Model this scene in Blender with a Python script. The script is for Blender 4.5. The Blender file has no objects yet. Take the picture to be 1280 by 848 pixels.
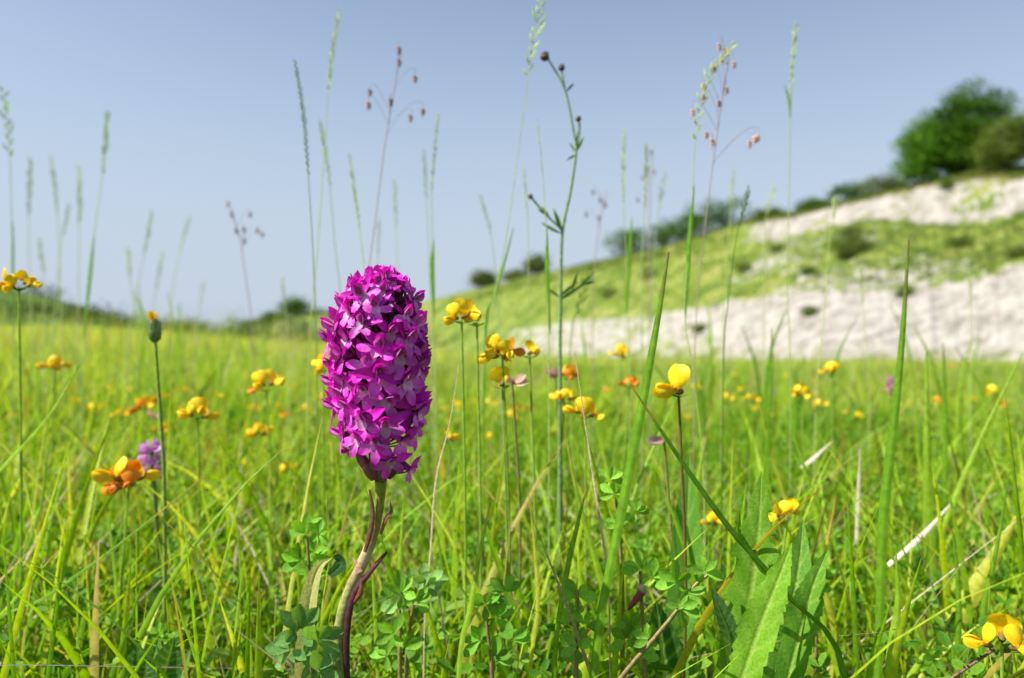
import bpy, math, random
import numpy as np
from mathutils import Vector, Matrix, Quaternion
random.seed(7); RNG = np.random.default_rng(7)
SC = bpy.context.scene; COL = SC.collection
R = math.radians; PI = math.pi

# ------------------------------------------------------------------ camera, sky, sun
H = 0.20; FX = 960.0; CX = 640.0; HY = 430.0          # eye height (m), focal length in px, horizon
cd = bpy.data.cameras.new('camera'); cam = bpy.data.objects.new('camera', cd); COL.objects.link(cam)
cd.sensor_width = 36; cd.lens = 27.0; cd.clip_start = 0.01; cd.clip_end = 3000
cam.location = (0, 0, H); cam.rotation_euler = (R(90), 0, 0); cd.shift_y = (430 - 424) / 1280
cd.dof.use_dof = True; cd.dof.focus_distance = 0.25; cd.dof.aperture_fstop = 10.0; cd.dof.aperture_blades = 7
SC.camera = cam
SUN_EL, SUN_AZ = R(50), R(-106)                        # azimuth from +Y towards +X: left, a little behind the camera
w = bpy.data.worlds.new('World'); SC.world = w; w.use_nodes = True
nt = w.node_tree; bg = nt.nodes['Background']
sky = nt.nodes.new('ShaderNodeTexSky'); sky.sky_type = 'NISHITA'; sky.sun_disc = False
sky.sun_elevation = SUN_EL; sky.sun_rotation = SUN_AZ; sky.altitude = 0
sky.air_density = 1.2; sky.dust_density = .6; sky.ozone_density = 3.0
tn = nt.nodes.new('ShaderNodeVectorMath'); tn.operation = 'MULTIPLY'; tn.inputs[1].default_value = (1.16, 1.0, .93)   # white balance of the whole sky
nt.links.new(sky.outputs[0], tn.inputs[0])
tcs = nt.nodes.new('ShaderNodeTexCoord'); sx = nt.nodes.new('ShaderNodeSeparateXYZ'); nt.links.new(tcs.outputs['Generated'], sx.inputs[0])
mz = nt.nodes.new('ShaderNodeMapRange'); mz.interpolation_type = 'SMOOTHSTEP'; mz.inputs['From Min'].default_value = -.03; mz.inputs['From Max'].default_value = .55
mz.inputs['To Min'].default_value = 1; mz.inputs['To Max'].default_value = 0; nt.links.new(sx.outputs['Z'], mz.inputs['Value'])   # pale haze low in the sky, all round
mh = nt.nodes.new('ShaderNodeMix'); mh.data_type = 'RGBA'; mh.inputs[7].default_value = (3.3, 3.9, 4.7, 1)
nt.links.new(mz.outputs[0], mh.inputs[0]); nt.links.new(tn.outputs[0], mh.inputs[6]); nt.links.new(mh.outputs[2], bg.inputs[0]); bg.inputs[1].default_value = 0.090
sd = bpy.data.lights.new('sun', 'SUN'); sd.energy = 5.0; sd.angle = R(0.53); sd.color = (1, .955, .88)
so = bpy.data.objects.new('sun', sd); COL.objects.link(so)
sv = Vector((math.sin(SUN_AZ) * math.cos(SUN_EL), math.cos(SUN_AZ) * math.cos(SUN_EL), math.sin(SUN_EL)))
so.rotation_euler = sv.to_track_quat('Z', 'Y').to_euler(); so.location = sv * 50
vs = SC.view_settings; SC.display_settings.display_device = 'sRGB'
vs.view_transform = 'Standard'; vs.look = 'None'; vs.exposure = 0.85; vs.gamma = 1; vs.use_curve_mapping = False
SC.render.engine = 'CYCLES'; SC.cycles.use_denoising = True
SC.cycles.max_bounces = 8; SC.cycles.transmission_bounces = 6; SC.cycles.diffuse_bounces = 4; SC.cycles.glossy_bounces = 2
SC.cycles.caustics_reflective = False; SC.cycles.caustics_refractive = False

# ------------------------------------------------------------------ materials
def new_mat(name):
    m = bpy.data.materials.new(name); m.use_nodes = True; t = m.node_tree; t.nodes.clear()
    return m, t, t.nodes, t.links
def thin_mat(name, trans=.38, rough=.5, spec=.35, tint=(1.15, 1.2, .45), rnd=.25, nscale=900, namt=.22, bump=.25, sat=1.0):
    """thin plant tissue: colour attribute x fine mottling, part of the light comes through"""
    m, t, N, L = new_mat(name)
    at = N.new('ShaderNodeAttribute'); at.attribute_name = 'col'
    oi = N.new('ShaderNodeObjectInfo'); tc = N.new('ShaderNodeTexCoord')
    no = N.new('ShaderNodeTexNoise'); no.inputs['Scale'].default_value = nscale; no.inputs['Detail'].default_value = 3
    L.new(tc.outputs['Object'], no.inputs['Vector'])
    mr = N.new('ShaderNodeMapRange'); mr.inputs['From Min'].default_value = .3; mr.inputs['From Max'].default_value = .7
    mr.inputs['To Min'].default_value = 1 - namt; mr.inputs['To Max'].default_value = 1 + namt
    L.new(no.outputs[0], mr.inputs['Value'])
    mo = N.new('ShaderNodeMapRange'); mo.inputs['To Min'].default_value = 1 - rnd; mo.inputs['To Max'].default_value = 1 + rnd * .6
    L.new(oi.outputs['Random'], mo.inputs['Value'])
    mu = N.new('ShaderNodeMath'); mu.operation = 'MULTIPLY'; L.new(mr.outputs[0], mu.inputs[0]); L.new(mo.outputs[0], mu.inputs[1])
    vm = N.new('ShaderNodeVectorMath'); vm.operation = 'SCALE'; L.new(at.outputs['Color'], vm.inputs[0]); L.new(mu.outputs[0], vm.inputs['Scale'])
    vt = N.new('ShaderNodeVectorMath'); vt.operation = 'MULTIPLY'; L.new(vm.outputs[0], vt.inputs[0]); vt.inputs[1].default_value = tint
    p = N.new('ShaderNodeBsdfPrincipled'); L.new(vm.outputs[0], p.inputs['Base Color'])
    p.inputs['Roughness'].default_value = rough; p.inputs['Specular IOR Level'].default_value = spec
    b = N.new('ShaderNodeBump'); b.inputs['Strength'].default_value = bump; b.inputs['Distance'].default_value = .0003
    L.new(no.outputs[0], b.inputs['Height']); L.new(b.outputs[0], p.inputs['Normal'])
    tr = N.new('ShaderNodeBsdfTranslucent'); L.new(vt.outputs[0], tr.inputs['Color'])
    mx = N.new('ShaderNodeMixShader'); mx.inputs[0].default_value = trans
    L.new(p.outputs[0], mx.inputs[1]); L.new(tr.outputs[0], mx.inputs[2])
    o = N.new('ShaderNodeOutputMaterial'); L.new(mx.outputs[0], o.inputs[0])
    return m
M_GRASS = thin_mat('grass_tissue', .46, .45, .22, (1.35, 1.3, .3), 0.0, 350, .2)
M_SEED = thin_mat('grass_seed_husk', .62, .6, .1, (1.1, 1.1, .7), .1, 900, .2)
M_LEAF = thin_mat('leaf_tissue', .38, .6, .13, (1.4, 1.3, .3), .15, 1200, .18, .5)
M_DRY = thin_mat('dry_straw', .25, .6, .3, (1, .95, .8), .2, 900, .3)
M_STEM = thin_mat('stem_tissue', .10, .45, .4, (1, 1, .5), .1, 700, .35, .5)
M_MAG = thin_mat('magenta_petal', .25, .42, .2, (1.1, .5, 1.05), .4, 700, .18, .5)
M_YEL = thin_mat('yellow_petal', .30, .5, .3, (1.1, .9, .3), .12, 800, .12, .3)
M_PINK = thin_mat('pink_petal', .3, .5, .3, (1, .8, 1), .12, 800, .12, .3)
M_TREE = thin_mat('tree_foliage', .32, .6, .1, (1.1, 1.2, .4), .1, 3, .25, 0)
M_BARK = thin_mat('bark', 0, .85, .2, (1, 1, 1), .1, 12, .4, .3)

def ground_mat():
    m, t, N, L = new_mat('meadow_soil')
    tc = N.new('ShaderNodeTexCoord'); 
    n1 = N.new('ShaderNodeTexNoise'); n1.inputs['Scale'].default_value = .35; n1.inputs['Detail'].default_value = 10; n1.inputs['Roughness'].default_value = .75
    n2 = N.new('ShaderNodeTexNoise'); n2.inputs['Scale'].default_value = 60; n2.inputs['Detail'].default_value = 6
    L.new(tc.outputs['Object'], n1.inputs[0]); L.new(tc.outputs['Object'], n2.inputs[0])
    r1 = N.new('ShaderNodeValToRGB'); e = r1.color_ramp.elements
    e[0].position = .32; e[0].color = (.10, .17, .02, 1); e[1].position = .68; e[1].color = (.27, .33, .055, 1)
    L.new(n1.outputs[0], r1.inputs[0])
    r2 = N.new('ShaderNodeValToRGB'); e = r2.color_ramp.elements
    e[0].position = .35; e[0].color = (.035, .03, .012, 1); e[1].position = .7; e[1].color = (.10, .12, .03, 1)
    L.new(n2.outputs[0], r2.inputs[0])
    ge = N.new('ShaderNodeVectorMath'); ge.operation = 'LENGTH'; L.new(tc.outputs['Object'], ge.inputs[0])
    mr = N.new('ShaderNodeMapRange'); mr.inputs['From Min'].default_value = 3; mr.inputs['From Max'].default_value = 14
    L.new(ge.outputs['Value'], mr.inputs['Value'])               # thick sward closes over the bare soil of the worn patch
    mx = N.new('ShaderNodeMix'); mx.data_type = 'RGBA'; L.new(mr.outputs[0], mx.inputs[0]); L.new(r2.outputs[0], mx.inputs[6]); L.new(r1.outputs[0], mx.inputs[7])
    b = N.new('ShaderNodeBump'); b.inputs['Strength'].default_value = .6; b.inputs['Distance'].default_value = .01; L.new(n2.outputs[0], b.inputs['Height'])
    p = N.new('ShaderNodeBsdfPrincipled'); p.inputs['Roughness'].default_value = .95; L.new(mx.outputs[2], p.inputs['Base Color']); L.new(b.outputs[0], p.inputs['Normal'])
    o = N.new('ShaderNodeOutputMaterial'); L.new(p.outputs[0], o.inputs[0]); return m
def hill_mat(name, c0, c1, c2, nsc=.5):
    """dry downland turf with bare chalk where the mask says so; the edge is broken up by noise"""
    m, t, N, L = new_mat(name)
    tc = N.new('ShaderNodeTexCoord'); at = N.new('ShaderNodeAttribute'); at.attribute_name = 'chalk'
    n1 = N.new('ShaderNodeTexNoise'); n1.inputs['Scale'].default_value = nsc; n1.inputs['Detail'].default_value = 9; n1.inputs['Roughness'].default_value = .68
    n2 = N.new('ShaderNodeTexNoise'); n2.inputs['Scale'].default_value = nsc * 3; n2.inputs['Detail'].default_value = 8; n2.inputs['Roughness'].default_value = .7
    L.new(tc.outputs['Object'], n1.inputs[0]); L.new(tc.outputs['Object'], n2.inputs[0])
    r1 = N.new('ShaderNodeValToRGB'); e = r1.color_ramp.elements
    e[0].position = .36; e[0].color = (*c0, 1); e[1].position = .66; e[1].color = (*c2, 1); x = e.new(.5); x.color = (*c1, 1)
    L.new(n1.outputs[0], r1.inputs[0])
    r2 = N.new('ShaderNodeValToRGB'); e = r2.color_ramp.elements
    e[0].position = .34; e[0].color = (.15, .135, .11, 1); e[1].position = .58; e[1].color = (.355, .335, .30, 1)
    L.new(n2.outputs[0], r2.inputs[0])
    ad = N.new('ShaderNodeMath'); ad.operation = 'MULTIPLY_ADD'; L.new(n2.outputs[0], ad.inputs[0]); ad.inputs[1].default_value = 2.6; ad.inputs[2].default_value = -1.3
    s = N.new('ShaderNodeMath'); s.operation = 'ADD'; L.new(at.outputs['Fac'], s.inputs[0]); L.new(ad.outputs[0], s.inputs[1])
    mr = N.new('ShaderNodeMapRange'); mr.inputs['From Min'].default_value = .36; mr.inputs['From Max'].default_value = .60; L.new(s.outputs[0], mr.inputs['Value'])
    mx = N.new('ShaderNodeMix'); mx.data_type = 'RGBA'; L.new(mr.outputs[0], mx.inputs[0]); L.new(r1.outputs[0], mx.inputs[6]); L.new(r2.outputs[0], mx.inputs[7])
    b = N.new('ShaderNodeBump'); b.inputs['Strength'].default_value = .7; b.inputs['Distance'].default_value = .15; L.new(n2.outputs[0], b.inputs['Height'])
    a2 = N.new('ShaderNodeAttribute'); a2.attribute_name = 'soil'; m2 = N.new('ShaderNodeMix'); m2.data_type = 'RGBA'; m2.inputs[7].default_value = (.11, .075, .04, 1)
    L.new(a2.outputs['Fac'], m2.inputs[0]); L.new(mx.outputs[2], m2.inputs[6])
    p = N.new('ShaderNodeBsdfPrincipled'); p.inputs['Roughness'].default_value = .95; p.inputs['Specular IOR Level'].default_value = .1
    L.new(m2.outputs[2], p.inputs['Base Color']); L.new(b.outputs[0], p.inputs['Normal'])
    o = N.new('ShaderNodeOutputMaterial'); L.new(p.outputs[0], o.inputs[0]); return m

# ------------------------------------------------------------------ helpers
def P(px, py, d):
    """the point of the place seen at photograph pixel (px, py), d metres ahead"""
    return Vector(((px - CX) / FX * d, d, H - (py - HY) / FX * d))
def sstep(a, b, x):
    t = np.clip((np.asarray(x, float) - a) / (b - a), 0, 1); return t * t * (3 - 2 * t)
def terrain(x, y):
    x = np.asarray(x, float); y = np.asarray(y, float); yy = np.maximum(y, .5); a = x / yy
    left = sstep(.12, .62, -a); right = sstep(-.3, .2, a)
    z = left * .029 * np.clip(y - 3, 0, 40) - right * .0185 * np.clip(y - 3.5, 0, 130)
    z = z + .012 * np.sin(x * 2.3 + 1) * np.sin(y * 1.9) * sstep(.8, 3, y) + .05 * np.sin(x * .45) * np.sin(y * .38 + 1) * sstep(5, 15, y)
    return z
def setp(o, label=None, cat=None, group=None, kind=None):
    for k, v in (('label', label), ('category', cat), ('group', group), ('kind', kind)):
        if v: o[k] = v
    return o
def link(name, me, mat, parent=None):
    o = bpy.data.objects.new(name, me); COL.objects.link(o); o.parent = parent
    if mat and not me.materials: me.materials.append(mat)
    return o
def thing(name, loc, label, cat, group=None):
    o = bpy.data.objects.new(name, None); COL.objects.link(o); o.location = loc; o.empty_display_size = .01
    return setp(o, label, cat, group)
class MB:
    def __init__(s): s.v = []; s.f = []; s.c = []
    def grid(s, pts, cols, close=False):
        """pts: rows x cols of points; cols the same shape of colours"""
        b = len(s.v); nr = len(pts); nc = len(pts[0])
        for r in range(nr):
            for c in range(nc): s.v.append(tuple(pts[r][c])); s.c.append(tuple(cols[r][c]))
        for r in range(nr - 1):
            for c in range(nc if close else nc - 1):
                c2 = (c + 1) % nc
                s.f.append((b + r * nc + c, b + r * nc + c2, b + (r + 1) * nc + c2, b + (r + 1) * nc + c))
    def tube(s, pts, rad, col, n=6):
        pts = [Vector(p) for p in pts]; k = len(pts); rows = []; cc = []
        ref = Vector((.31, .95, .05))
        for i in range(k):
            t = (pts[min(i + 1, k - 1)] - pts[max(i - 1, 0)]).normalized()
            a = t.cross(ref).normalized(); b = t.cross(a)
            r = rad[i] if hasattr(rad, '__len__') else rad
            rows.append([pts[i] + a * r * math.cos(2 * PI * j / n) + b * r * math.sin(2 * PI * j / n) for j in range(n)])
            c = col[i] if isinstance(col, list) else col
            cc.append([c] * n)
        s.grid(rows, cc, True)
    def petal(s, o, d, nrm, L, W, a=1.0, b=.7, curl=0., cup=0., c0=(1, 1, 1), c1=(1, 1, 1), nu=6, nv=4, cp=1.0, wav=0.): # obovate petal
        o = Vector(o); d = Vector(d).normalized(); nrm = Vector(nrm); nrm = (nrm - d * nrm.dot(d)).normalized(); sd_ = d.cross(nrm)
        rows = []; cc = []; c0 = np.array(c0); c1 = np.array(c1); ph = random.random() * 6
        for i in range(nu + 1):
            u = i / nu; wd = W / 2 * max(math.sin(PI * min(max(u ** a, .03), .985)), 0) ** b
            cr = []; 
            for j in range(nv + 1):
                v = -1 + 2 * j / nv
                cr.append(o + d * (u * L * (1 - abs(curl) * .15 * u)) + sd_ * (v * wd) + nrm * (curl * L * u * u + cup * wd * v * v + wav * L * math.sin(7 * u + 3 * v + ph)))
            rows.append(cr); q = c0 + (c1 - c0) * min(1, u ** cp); cc.append([tuple(q)] * (nv + 1))
        s.grid(rows, cc)
    def blade(s, pts, wid, face, cols, fold=.35, twist=0.):
        """a grass leaf: V-folded ribbon along pts; face = rough direction its width runs"""
        pts = [Vector(p) for p in pts]; k = len(pts); rows = []
        face = Vector(face)
        for i in range(k):
            t = (pts[min(i + 1, k - 1)] - pts[max(i - 1, 0)]).normalized()
            f = (face - t * face.dot(t)).normalized()
            f = Quaternion(t, twist * i / k) @ f; nn = t.cross(f)
            w_ = wid[i] / 2
            rows.append([pts[i] - f * w_, pts[i] - f * w_ * .5 + nn * w_ * fold * .6, pts[i] + nn * w_ * fold, pts[i] + f * w_ * .5 + nn * w_ * fold * .6, pts[i] + f * w_])
        cc = []
        for c in cols: c = np.array(c); cc.append([tuple(c * .95), tuple(c), tuple(c * 1.18), tuple(c), tuple(c * .95)])
        s.grid(rows, cc)
    def blob(s, o, r, L, d, col, n=6, m=4):
        """pointed seed-like body"""
        o = Vector(o); d = Vector(d).normalized(); 
        s.tube([o + d * L * t for t in [i / m for i in range(m + 1)]], [max(r * math.sin(PI * (i / m) ** .8), r * .08) for i in range(m + 1)], col, n)
    def mesh(s, name='m', smooth=True):
        me = bpy.data.meshes.new(name); me.from_pydata([tuple(v) for v in s.v], [], s.f)
        a = me.color_attributes.new('col', 'FLOAT_COLOR', 'POINT')
        ar = np.ones((len(s.v), 4), np.float32); ar[:, :3] = np.array(s.c); a.data.foreach_set('color', ar.ravel())
        if smooth: me.polygons.foreach_set('use_smooth', [True] * len(me.polygons))
        me.update(); return me
    def build(s, name, mat, parent=None, origin=None):
        if origin is not None: s.v = [tuple(Vector(v) - Vector(origin)) for v in s.v]
        return link(name, s.mesh(name), mat, parent)
def spline(pts, n):
    """Catmull-Rom through pts, n points"""
    pts = [Vector(p) for p in pts]
    if len(pts) == 2: return [pts[0].lerp(pts[1], i / (n - 1)) for i in range(n)]
    q = [2 * pts[0] - pts[1]] + pts + [2 * pts[-1] - pts[-2]]; out = []; k = len(pts) - 1
    for i in range(n):
        t = i / (n - 1) * k; j = min(int(t), k - 1); t -= j; a, b, c, d = q[j:j + 4]
        out.append(.5 * ((2 * b) + (c - a) * t + (2 * a - 5 * b + 4 * c - d) * t * t + (3 * b - 3 * c + d - a) * t ** 3))
    return out
def fast_mesh(name, V, F, C):
    """numpy: V (n,3), F (m,4) quads or (m,3), C (n,3)"""
    me = bpy.data.meshes.new(name); k = F.shape[1]
    me.vertices.add(len(V)); me.vertices.foreach_set('co', V.astype(np.float32).ravel())
    me.loops.add(F.size); me.loops.foreach_set('vertex_index', F.astype(np.int32).ravel())
    me.polygons.add(len(F)); me.polygons.foreach_set('loop_start', np.arange(0, F.size, k, dtype=np.int32)); me.polygons.foreach_set('loop_total', np.full(len(F), k, np.int32))
    me.polygons.foreach_set('use_smooth', np.ones(len(F), bool))
    me.update(calc_edges=True)
    if C is not None:
        a = me.color_attributes.new('col', 'FLOAT_COLOR', 'POINT'); ar = np.ones((len(V), 4), np.float32); ar[:, :3] = C; a.data.foreach_set('color', ar.ravel())
    return me
def stuff_grass(name, x, y, h, wid, c0, c1, mat, label, cat, lean=.3, bend=.5, S=5, across=3, z0=None, wind=None, curlp=2.):
    n = len(x); z = terrain(x, y) if z0 is None else z0
    az = RNG.uniform(0, 2 * PI, n); ln = np.abs(RNG.normal(0, lean, n)); bd = RNG.uniform(0, bend, n)
    fa = RNG.uniform(0, PI, n)
    u = np.linspace(0, 1, S + 1)[None, :, None]
    dirx = np.stack([np.cos(az), np.sin(az), 0 * az], 1)[:, None, :]
    base = np.stack([x, y, z], 1)[:, None, :]; hh = h[:, None, None]
    ax = base + dirx * hh * (ln[:, None, None] * u + bd[:, None, None] * u ** curlp) + np.array([0, 0, 1.])[None, None] * hh * (u - .35 * bd[:, None, None] * u ** 3 * np.minimum(bd[:, None, None] * 1.6, 1))
    f = np.stack([np.cos(fa), np.sin(fa), 0 * fa], 1)[:, None, :]
    prof = np.clip(np.minimum(.55 + 1.2 * u, 1) * (1 - u ** 2.2), .02, 1)
    ww = wid[:, None, None] * .5 * prof
    nn = np.stack([-np.sin(fa), np.cos(fa), 0 * fa + .2], 1)[:, None, :]
    if across == 3: V = np.stack([ax - f * ww, ax + nn * ww * .45, ax + f * ww], 2)
    else: V = np.stack([ax - f * ww, ax + f * ww], 2)
    V = V.reshape(-1, 3)
    i = np.arange(n)[:, None, None] * (S + 1) * across; r = np.arange(S)[None, :, None] * across; c = np.arange(across - 1)[None, None, :]
    a = i + r + c; F = np.stack([a, a + 1, a + 1 + across, a + across], -1).reshape(-1, 4)
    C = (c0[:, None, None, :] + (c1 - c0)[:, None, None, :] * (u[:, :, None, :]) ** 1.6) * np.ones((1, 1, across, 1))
    if across == 3: C = C * np.array([.95, 1.1, .95])[None, None, :, None]
    o = link(name, fast_mesh(name, V, F, np.clip(C, 0, 1).reshape(-1, 3)), mat); setp(o, label, cat, kind='stuff'); return o
def stuff_leaflets(name, C0, D, Nn, L, W, col, mat, label, cat):
    """folded ovate leaflets: centre base C0, direction D, normal Nn"""
    T = np.array([[0, 0, 0], [.35, -.42, .10], [.40, 0, -.04], [.35, .42, .10], [.75, -.40, .12], [.8, 0, -.02], [.75, .40, .12], [1.0, 0, .02]])
    D = D / np.linalg.norm(D, axis=1)[:, None]; Nn = Nn - D * (Nn * D).sum(1)[:, None]; Nn /= np.linalg.norm(Nn, axis=1)[:, None]; S = np.cross(Nn, D)
    V = C0[:, None] + D[:, None] * (T[None, :, :1] * L[:, None, None]) + S[:, None] * (T[None, :, 1:2] * W[:, None, None]) + Nn[:, None] * (T[None, :, 2:] * W[:, None, None])
    Fq = np.array([[0, 1, 2, 2], [0, 2, 3, 3], [1, 4, 5, 2], [2, 5, 6, 3], [4, 7, 5, 5], [5, 7, 6, 6]])
    tri = np.array([[0, 1, 2], [0, 2, 3], [1, 4, 2], [4, 5, 2], [2, 5, 6], [2, 6, 3], [4, 7, 5], [5, 7, 6]])
    F = (np.arange(len(C0))[:, None, None] * 8 + tri[None]).reshape(-1, 3)
    C = col[:, None, :] * np.array([.9, 1, .8, 1, 1.05, .9, 1.05, 1.1])[None, :, None]
    o = link(name, fast_mesh(name, V.reshape(-1, 3), F, np.clip(C, 0, 1).reshape(-1, 3)), mat); setp(o, label, cat, kind='stuff'); return o
def lerpc(pal, t):
    pal = np.array(pal); t = np.clip(t, 0, .999) * (len(pal) - 1); i = t.astype(int); f = (t - i)[:, None]; return pal[i] * (1 - f) + pal[i + 1] * f
def interp(x, pts): return np.interp(x, [p[0] for p in pts], [p[1] for p in pts])

# ------------------------------------------------------------------ setting: ground and hills
s = np.linspace(-1, 1, 321); g = np.sinh(s * 7.0) / np.sinh(7.0) * 700
GX, GY = np.meshgrid(g, g); GZ = terrain(GX, GY)
V = np.stack([GX, GY, GZ], -1).reshape(-1, 3); n = len(g); i = (np.arange(n - 1)[:, None] * n + np.arange(n - 1)[None]).ravel()
o = link('ground', fast_mesh('ground', V, np.stack([i, i + 1, i + n + 1, i + n], 1), None), ground_mat()); setp(o, kind='structure')

def vnoise(x, y, seed=0):
    r = np.zeros_like(x); rs = np.random.default_rng(seed)
    for k in range(14):
        f = 1.55 ** k * .08; a = rs.uniform(0, 2 * PI); p = rs.uniform(0, 6.28)
        r += np.sin((x * math.cos(a) + y * math.sin(a)) * f * 2 + p + 1.3 * np.sin(x * f * .7 + y * f + k)) / 1.45 ** k
    return r * .35
FOOT = [(300, 120), (540, 95), (720, 56), (1000, 34), (1280, 25), (1600, 20), (2400, 17)]
CREST = [(300, 160), (540, 125), (720, 84), (1000, 58), (1280, 46), (1600, 38), (2400, 34)]
YF = [(300, 446), (540, 440), (720, 447), (1280, 451), (2400, 455)]
YL = [(300, 441), (560, 428), (640, 412), (720, 400), (800, 390), (880, 378), (1000, 364), (1100, 357), (1200, 345), (1280, 322), (1500, 300), (2400, 250)]
YU0 = [(300, 408), (540, 386), (700, 348), (850, 318), (915, 317), (1000, 294), (1090, 276), (1150, 281), (1205, 286), (1280, 266), (1500, 240), (2400, 140)]
YU1 = [(300, 404), (540, 382), (700, 344), (850, 306), (920, 286), (1000, 270), (1100, 247), (1170, 232), (1220, 224), (1280, 222), (1500, 170), (2400, 60)]
YC = [(300, 402), (400, 398), (540, 374), (600, 359), (740, 327), (860, 299), (930, 281), (1000, 266), (1130, 235), (1200, 218), (1280, 210), (1500, 150), (2400, 20)]
def hill_point(px, v, disp=True):
    """px: azimuth as photograph column, v: 0 foot .. 4 crest .. 5 plateau behind"""
    px = np.asarray(px, float); v = np.asarray(v, float)
    df = interp(px, FOOT); dc = interp(px, CREST)
    T = [0, .30, .78, .84, 1.0]
    ys = [interp(px, k) for k in (YF, YL, YU0, YU1, YC)]
    d = np.zeros_like(px); z = np.zeros_like(px)
    for k in range(4):
        m = (v >= k) & (v <= k + 1); f = v - k
        dk = (df + (dc - df) * T[k]) * (1 - f) + (df + (dc - df) * T[k + 1]) * f; yk = ys[k] * (1 - f) + ys[k + 1] * f
        zk = (H - (ys[k] - HY) / FX * (df + (dc - df) * T[k])) * (1 - f) + (H - (ys[k + 1] - HY) / FX * (df + (dc - df) * T[k + 1])) * f
        d = np.where(m, dk, d); z = np.where(m, zk, z)
    m = v > 4; f = v - 4; zc = H - (ys[4] - HY) / FX * dc
    d = np.where(m, dc + 50 * f, d); z = np.where(m, zc - 1.2 * f * f * 2 + .0 * f, z)
    m = v < 0; d = np.where(m, df + v * 3, d); z = np.where(m, H - (ys[0] - HY) / FX * df + v * 1.2, z)
    x = (px - CX) / FX * d
    if disp:
        a = np.clip(v, 0, 1) * np.clip(5 - v, 0, 1)
        n1 = vnoise(x, d, 3) * .35 + vnoise(x * 5, d * 5 + z * 4, 5) * .10
        z = z + n1 * a * .8; d = d + vnoise(x * 2.4, z * 1.5, 8) * .45 * a * (v < 3.6)
        cz_ = np.clip(v * 4, 0, 1) * np.clip((3.1 - v) * 4, 0, 1)
        gl = np.abs(np.sin(px * .085 + 1.6 * np.sin(px * .031) + .9 * v)) * .5 + np.abs(np.sin(px * .23 + 2 * np.sin(px * .05) + 1.4 * v)) * .25
        z = z - gl * .34 * cz_ * (.6 + .4 * np.sin(px * .017))
    return x, d, z
hu = np.concatenate([np.linspace(300, 700, 90), np.linspace(704, 1320, 420), np.linspace(1330, 2400, 160)]); hv = np.concatenate([[-1], np.linspace(0, 4, 150), np.linspace(4.05, 5, 14)])
U, Vv = np.meshgrid(hu, hv); X, Y, Z = hill_point(U, Vv)
V = np.stack([X, Y, Z], -1).reshape(-1, 3); nc = len(hu); i = (np.arange(len(hv) - 1)[:, None] * nc + np.arange(nc - 1)[None]).ravel()
me = fast_mesh('chalk_hill', V, np.stack([i, i + 1, i + nc + 1, i + nc], 1), None)
low = sstep(-.2, .15, Vv) * (1 - sstep(.86, 1.12, Vv)) * sstep(560, 700, U) * (.62 + .38 * sstep(720, 1000, U))
upp = sstep(1.9, 2.15, Vv) * (1 - sstep(2.92, 3.08, Vv)) * sstep(895, 985, U)
pat = .62 * np.clip(vnoise(X * 1.2, Y * 1.2, 21), 0, 1) * sstep(820, 980, U) * ((Vv > 1) & (Vv < 2)) + .36 * np.exp(-((U - 1000) / 60) ** 2 - ((Vv - 1.3) / .35) ** 2) + .2 * np.exp(-((U - 1180) / 60) ** 2 - ((Vv - 1.3) / .25) ** 2)
grow = .45 * np.exp(-((U - 1230) / 40) ** 2 - ((Vv - 2.6) / .25) ** 2) + .35 * np.exp(-((U - 1010) / 50) ** 2 - ((Vv - 2.3) / .3) ** 2)
mask = np.clip(np.maximum(np.maximum(low, upp), pat) * .98 - grow - .42 * np.clip(vnoise(X * 1.7, Y * 1.3, 4), 0, 1) - .18 * np.clip(vnoise(X * 1.6 + 5, Z * 3, 14) - .1, 0, 1), 0, 1)
lip_ = np.exp(-((Vv - 3.05) / .07) ** 2) * sstep(890, 960, U)
at = me.attributes.new('soil', 'FLOAT', 'POINT'); at.data.foreach_set('value', lip_.astype(np.float32).ravel())
at = me.attributes.new('chalk', 'FLOAT', 'POINT'); at.data.foreach_set('value', mask.astype(np.float32).ravel())
o = link('chalk_hill', me, hill_mat('downland_turf_and_chalk', (.055, .105, .014), (.135, .185, .026), (.26, .265, .08), .45)); setp(o, kind='structure')

def simple_hill(name, crest, d0, d1, mat, z0y=446, bump=.5, back=60):
    hu = np.linspace(crest[0][0], crest[-1][0], 220); hv = np.linspace(0, 1.6, 50); U, Q = np.meshgrid(hu, hv)
    yc = interp(U, crest); d = np.where(Q <= 1, d0 + (d1 - d0) * Q, d1 + back * (Q - 1)); zc = H - (yc - HY) / FX * d1; zf = terrain((U - CX) / FX * d0, d0 + 0 * U) - .3
    z = np.where(Q <= 1, zf + (zc - zf) * Q ** 1.2, zc - (Q - 1) * 2); x = (U - CX) / FX * d
    z = z + vnoise(x * .8, d * .8, 11) * bump * np.clip(Q * 3, 0, 1)
    V = np.stack([x, d, z], -1).reshape(-1, 3); nc = len(hu); i = (np.arange(len(hv) - 1)[:, None] * nc + np.arange(nc - 1)[None]).ravel()
    o = link(name, fast_mesh(name, V, np.stack([i, i + 1, i + nc + 1, i + nc], 1), None), mat); setp(o, kind='structure'); return U, Q, x, d, z
scrub = hill_mat('scrub_hill_turf', (.03, .065, .01), (.065, .12, .015), (.12, .18, .03), .3)
LH = simple_hill('scrub_hill', [(-900, 250), (-200, 325), (0, 356), (60, 368), (110, 382), (150, 396), (200, 409), (300, 424), (420, 436)], 24, 42, scrub, bump=.25)
farm = hill_mat('far_hill_turf', (.10, .14, .04), (.16, .21, .06), (.24, .27, .10), .12)
FH = simple_hill('far_hill', [(150, 430), (230, 421), (270, 416), (300, 410), (350, 399), (400, 396), (460, 396), (560, 392), (700, 386)], 100, 150, farm, bump=.5, back=120)

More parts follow.
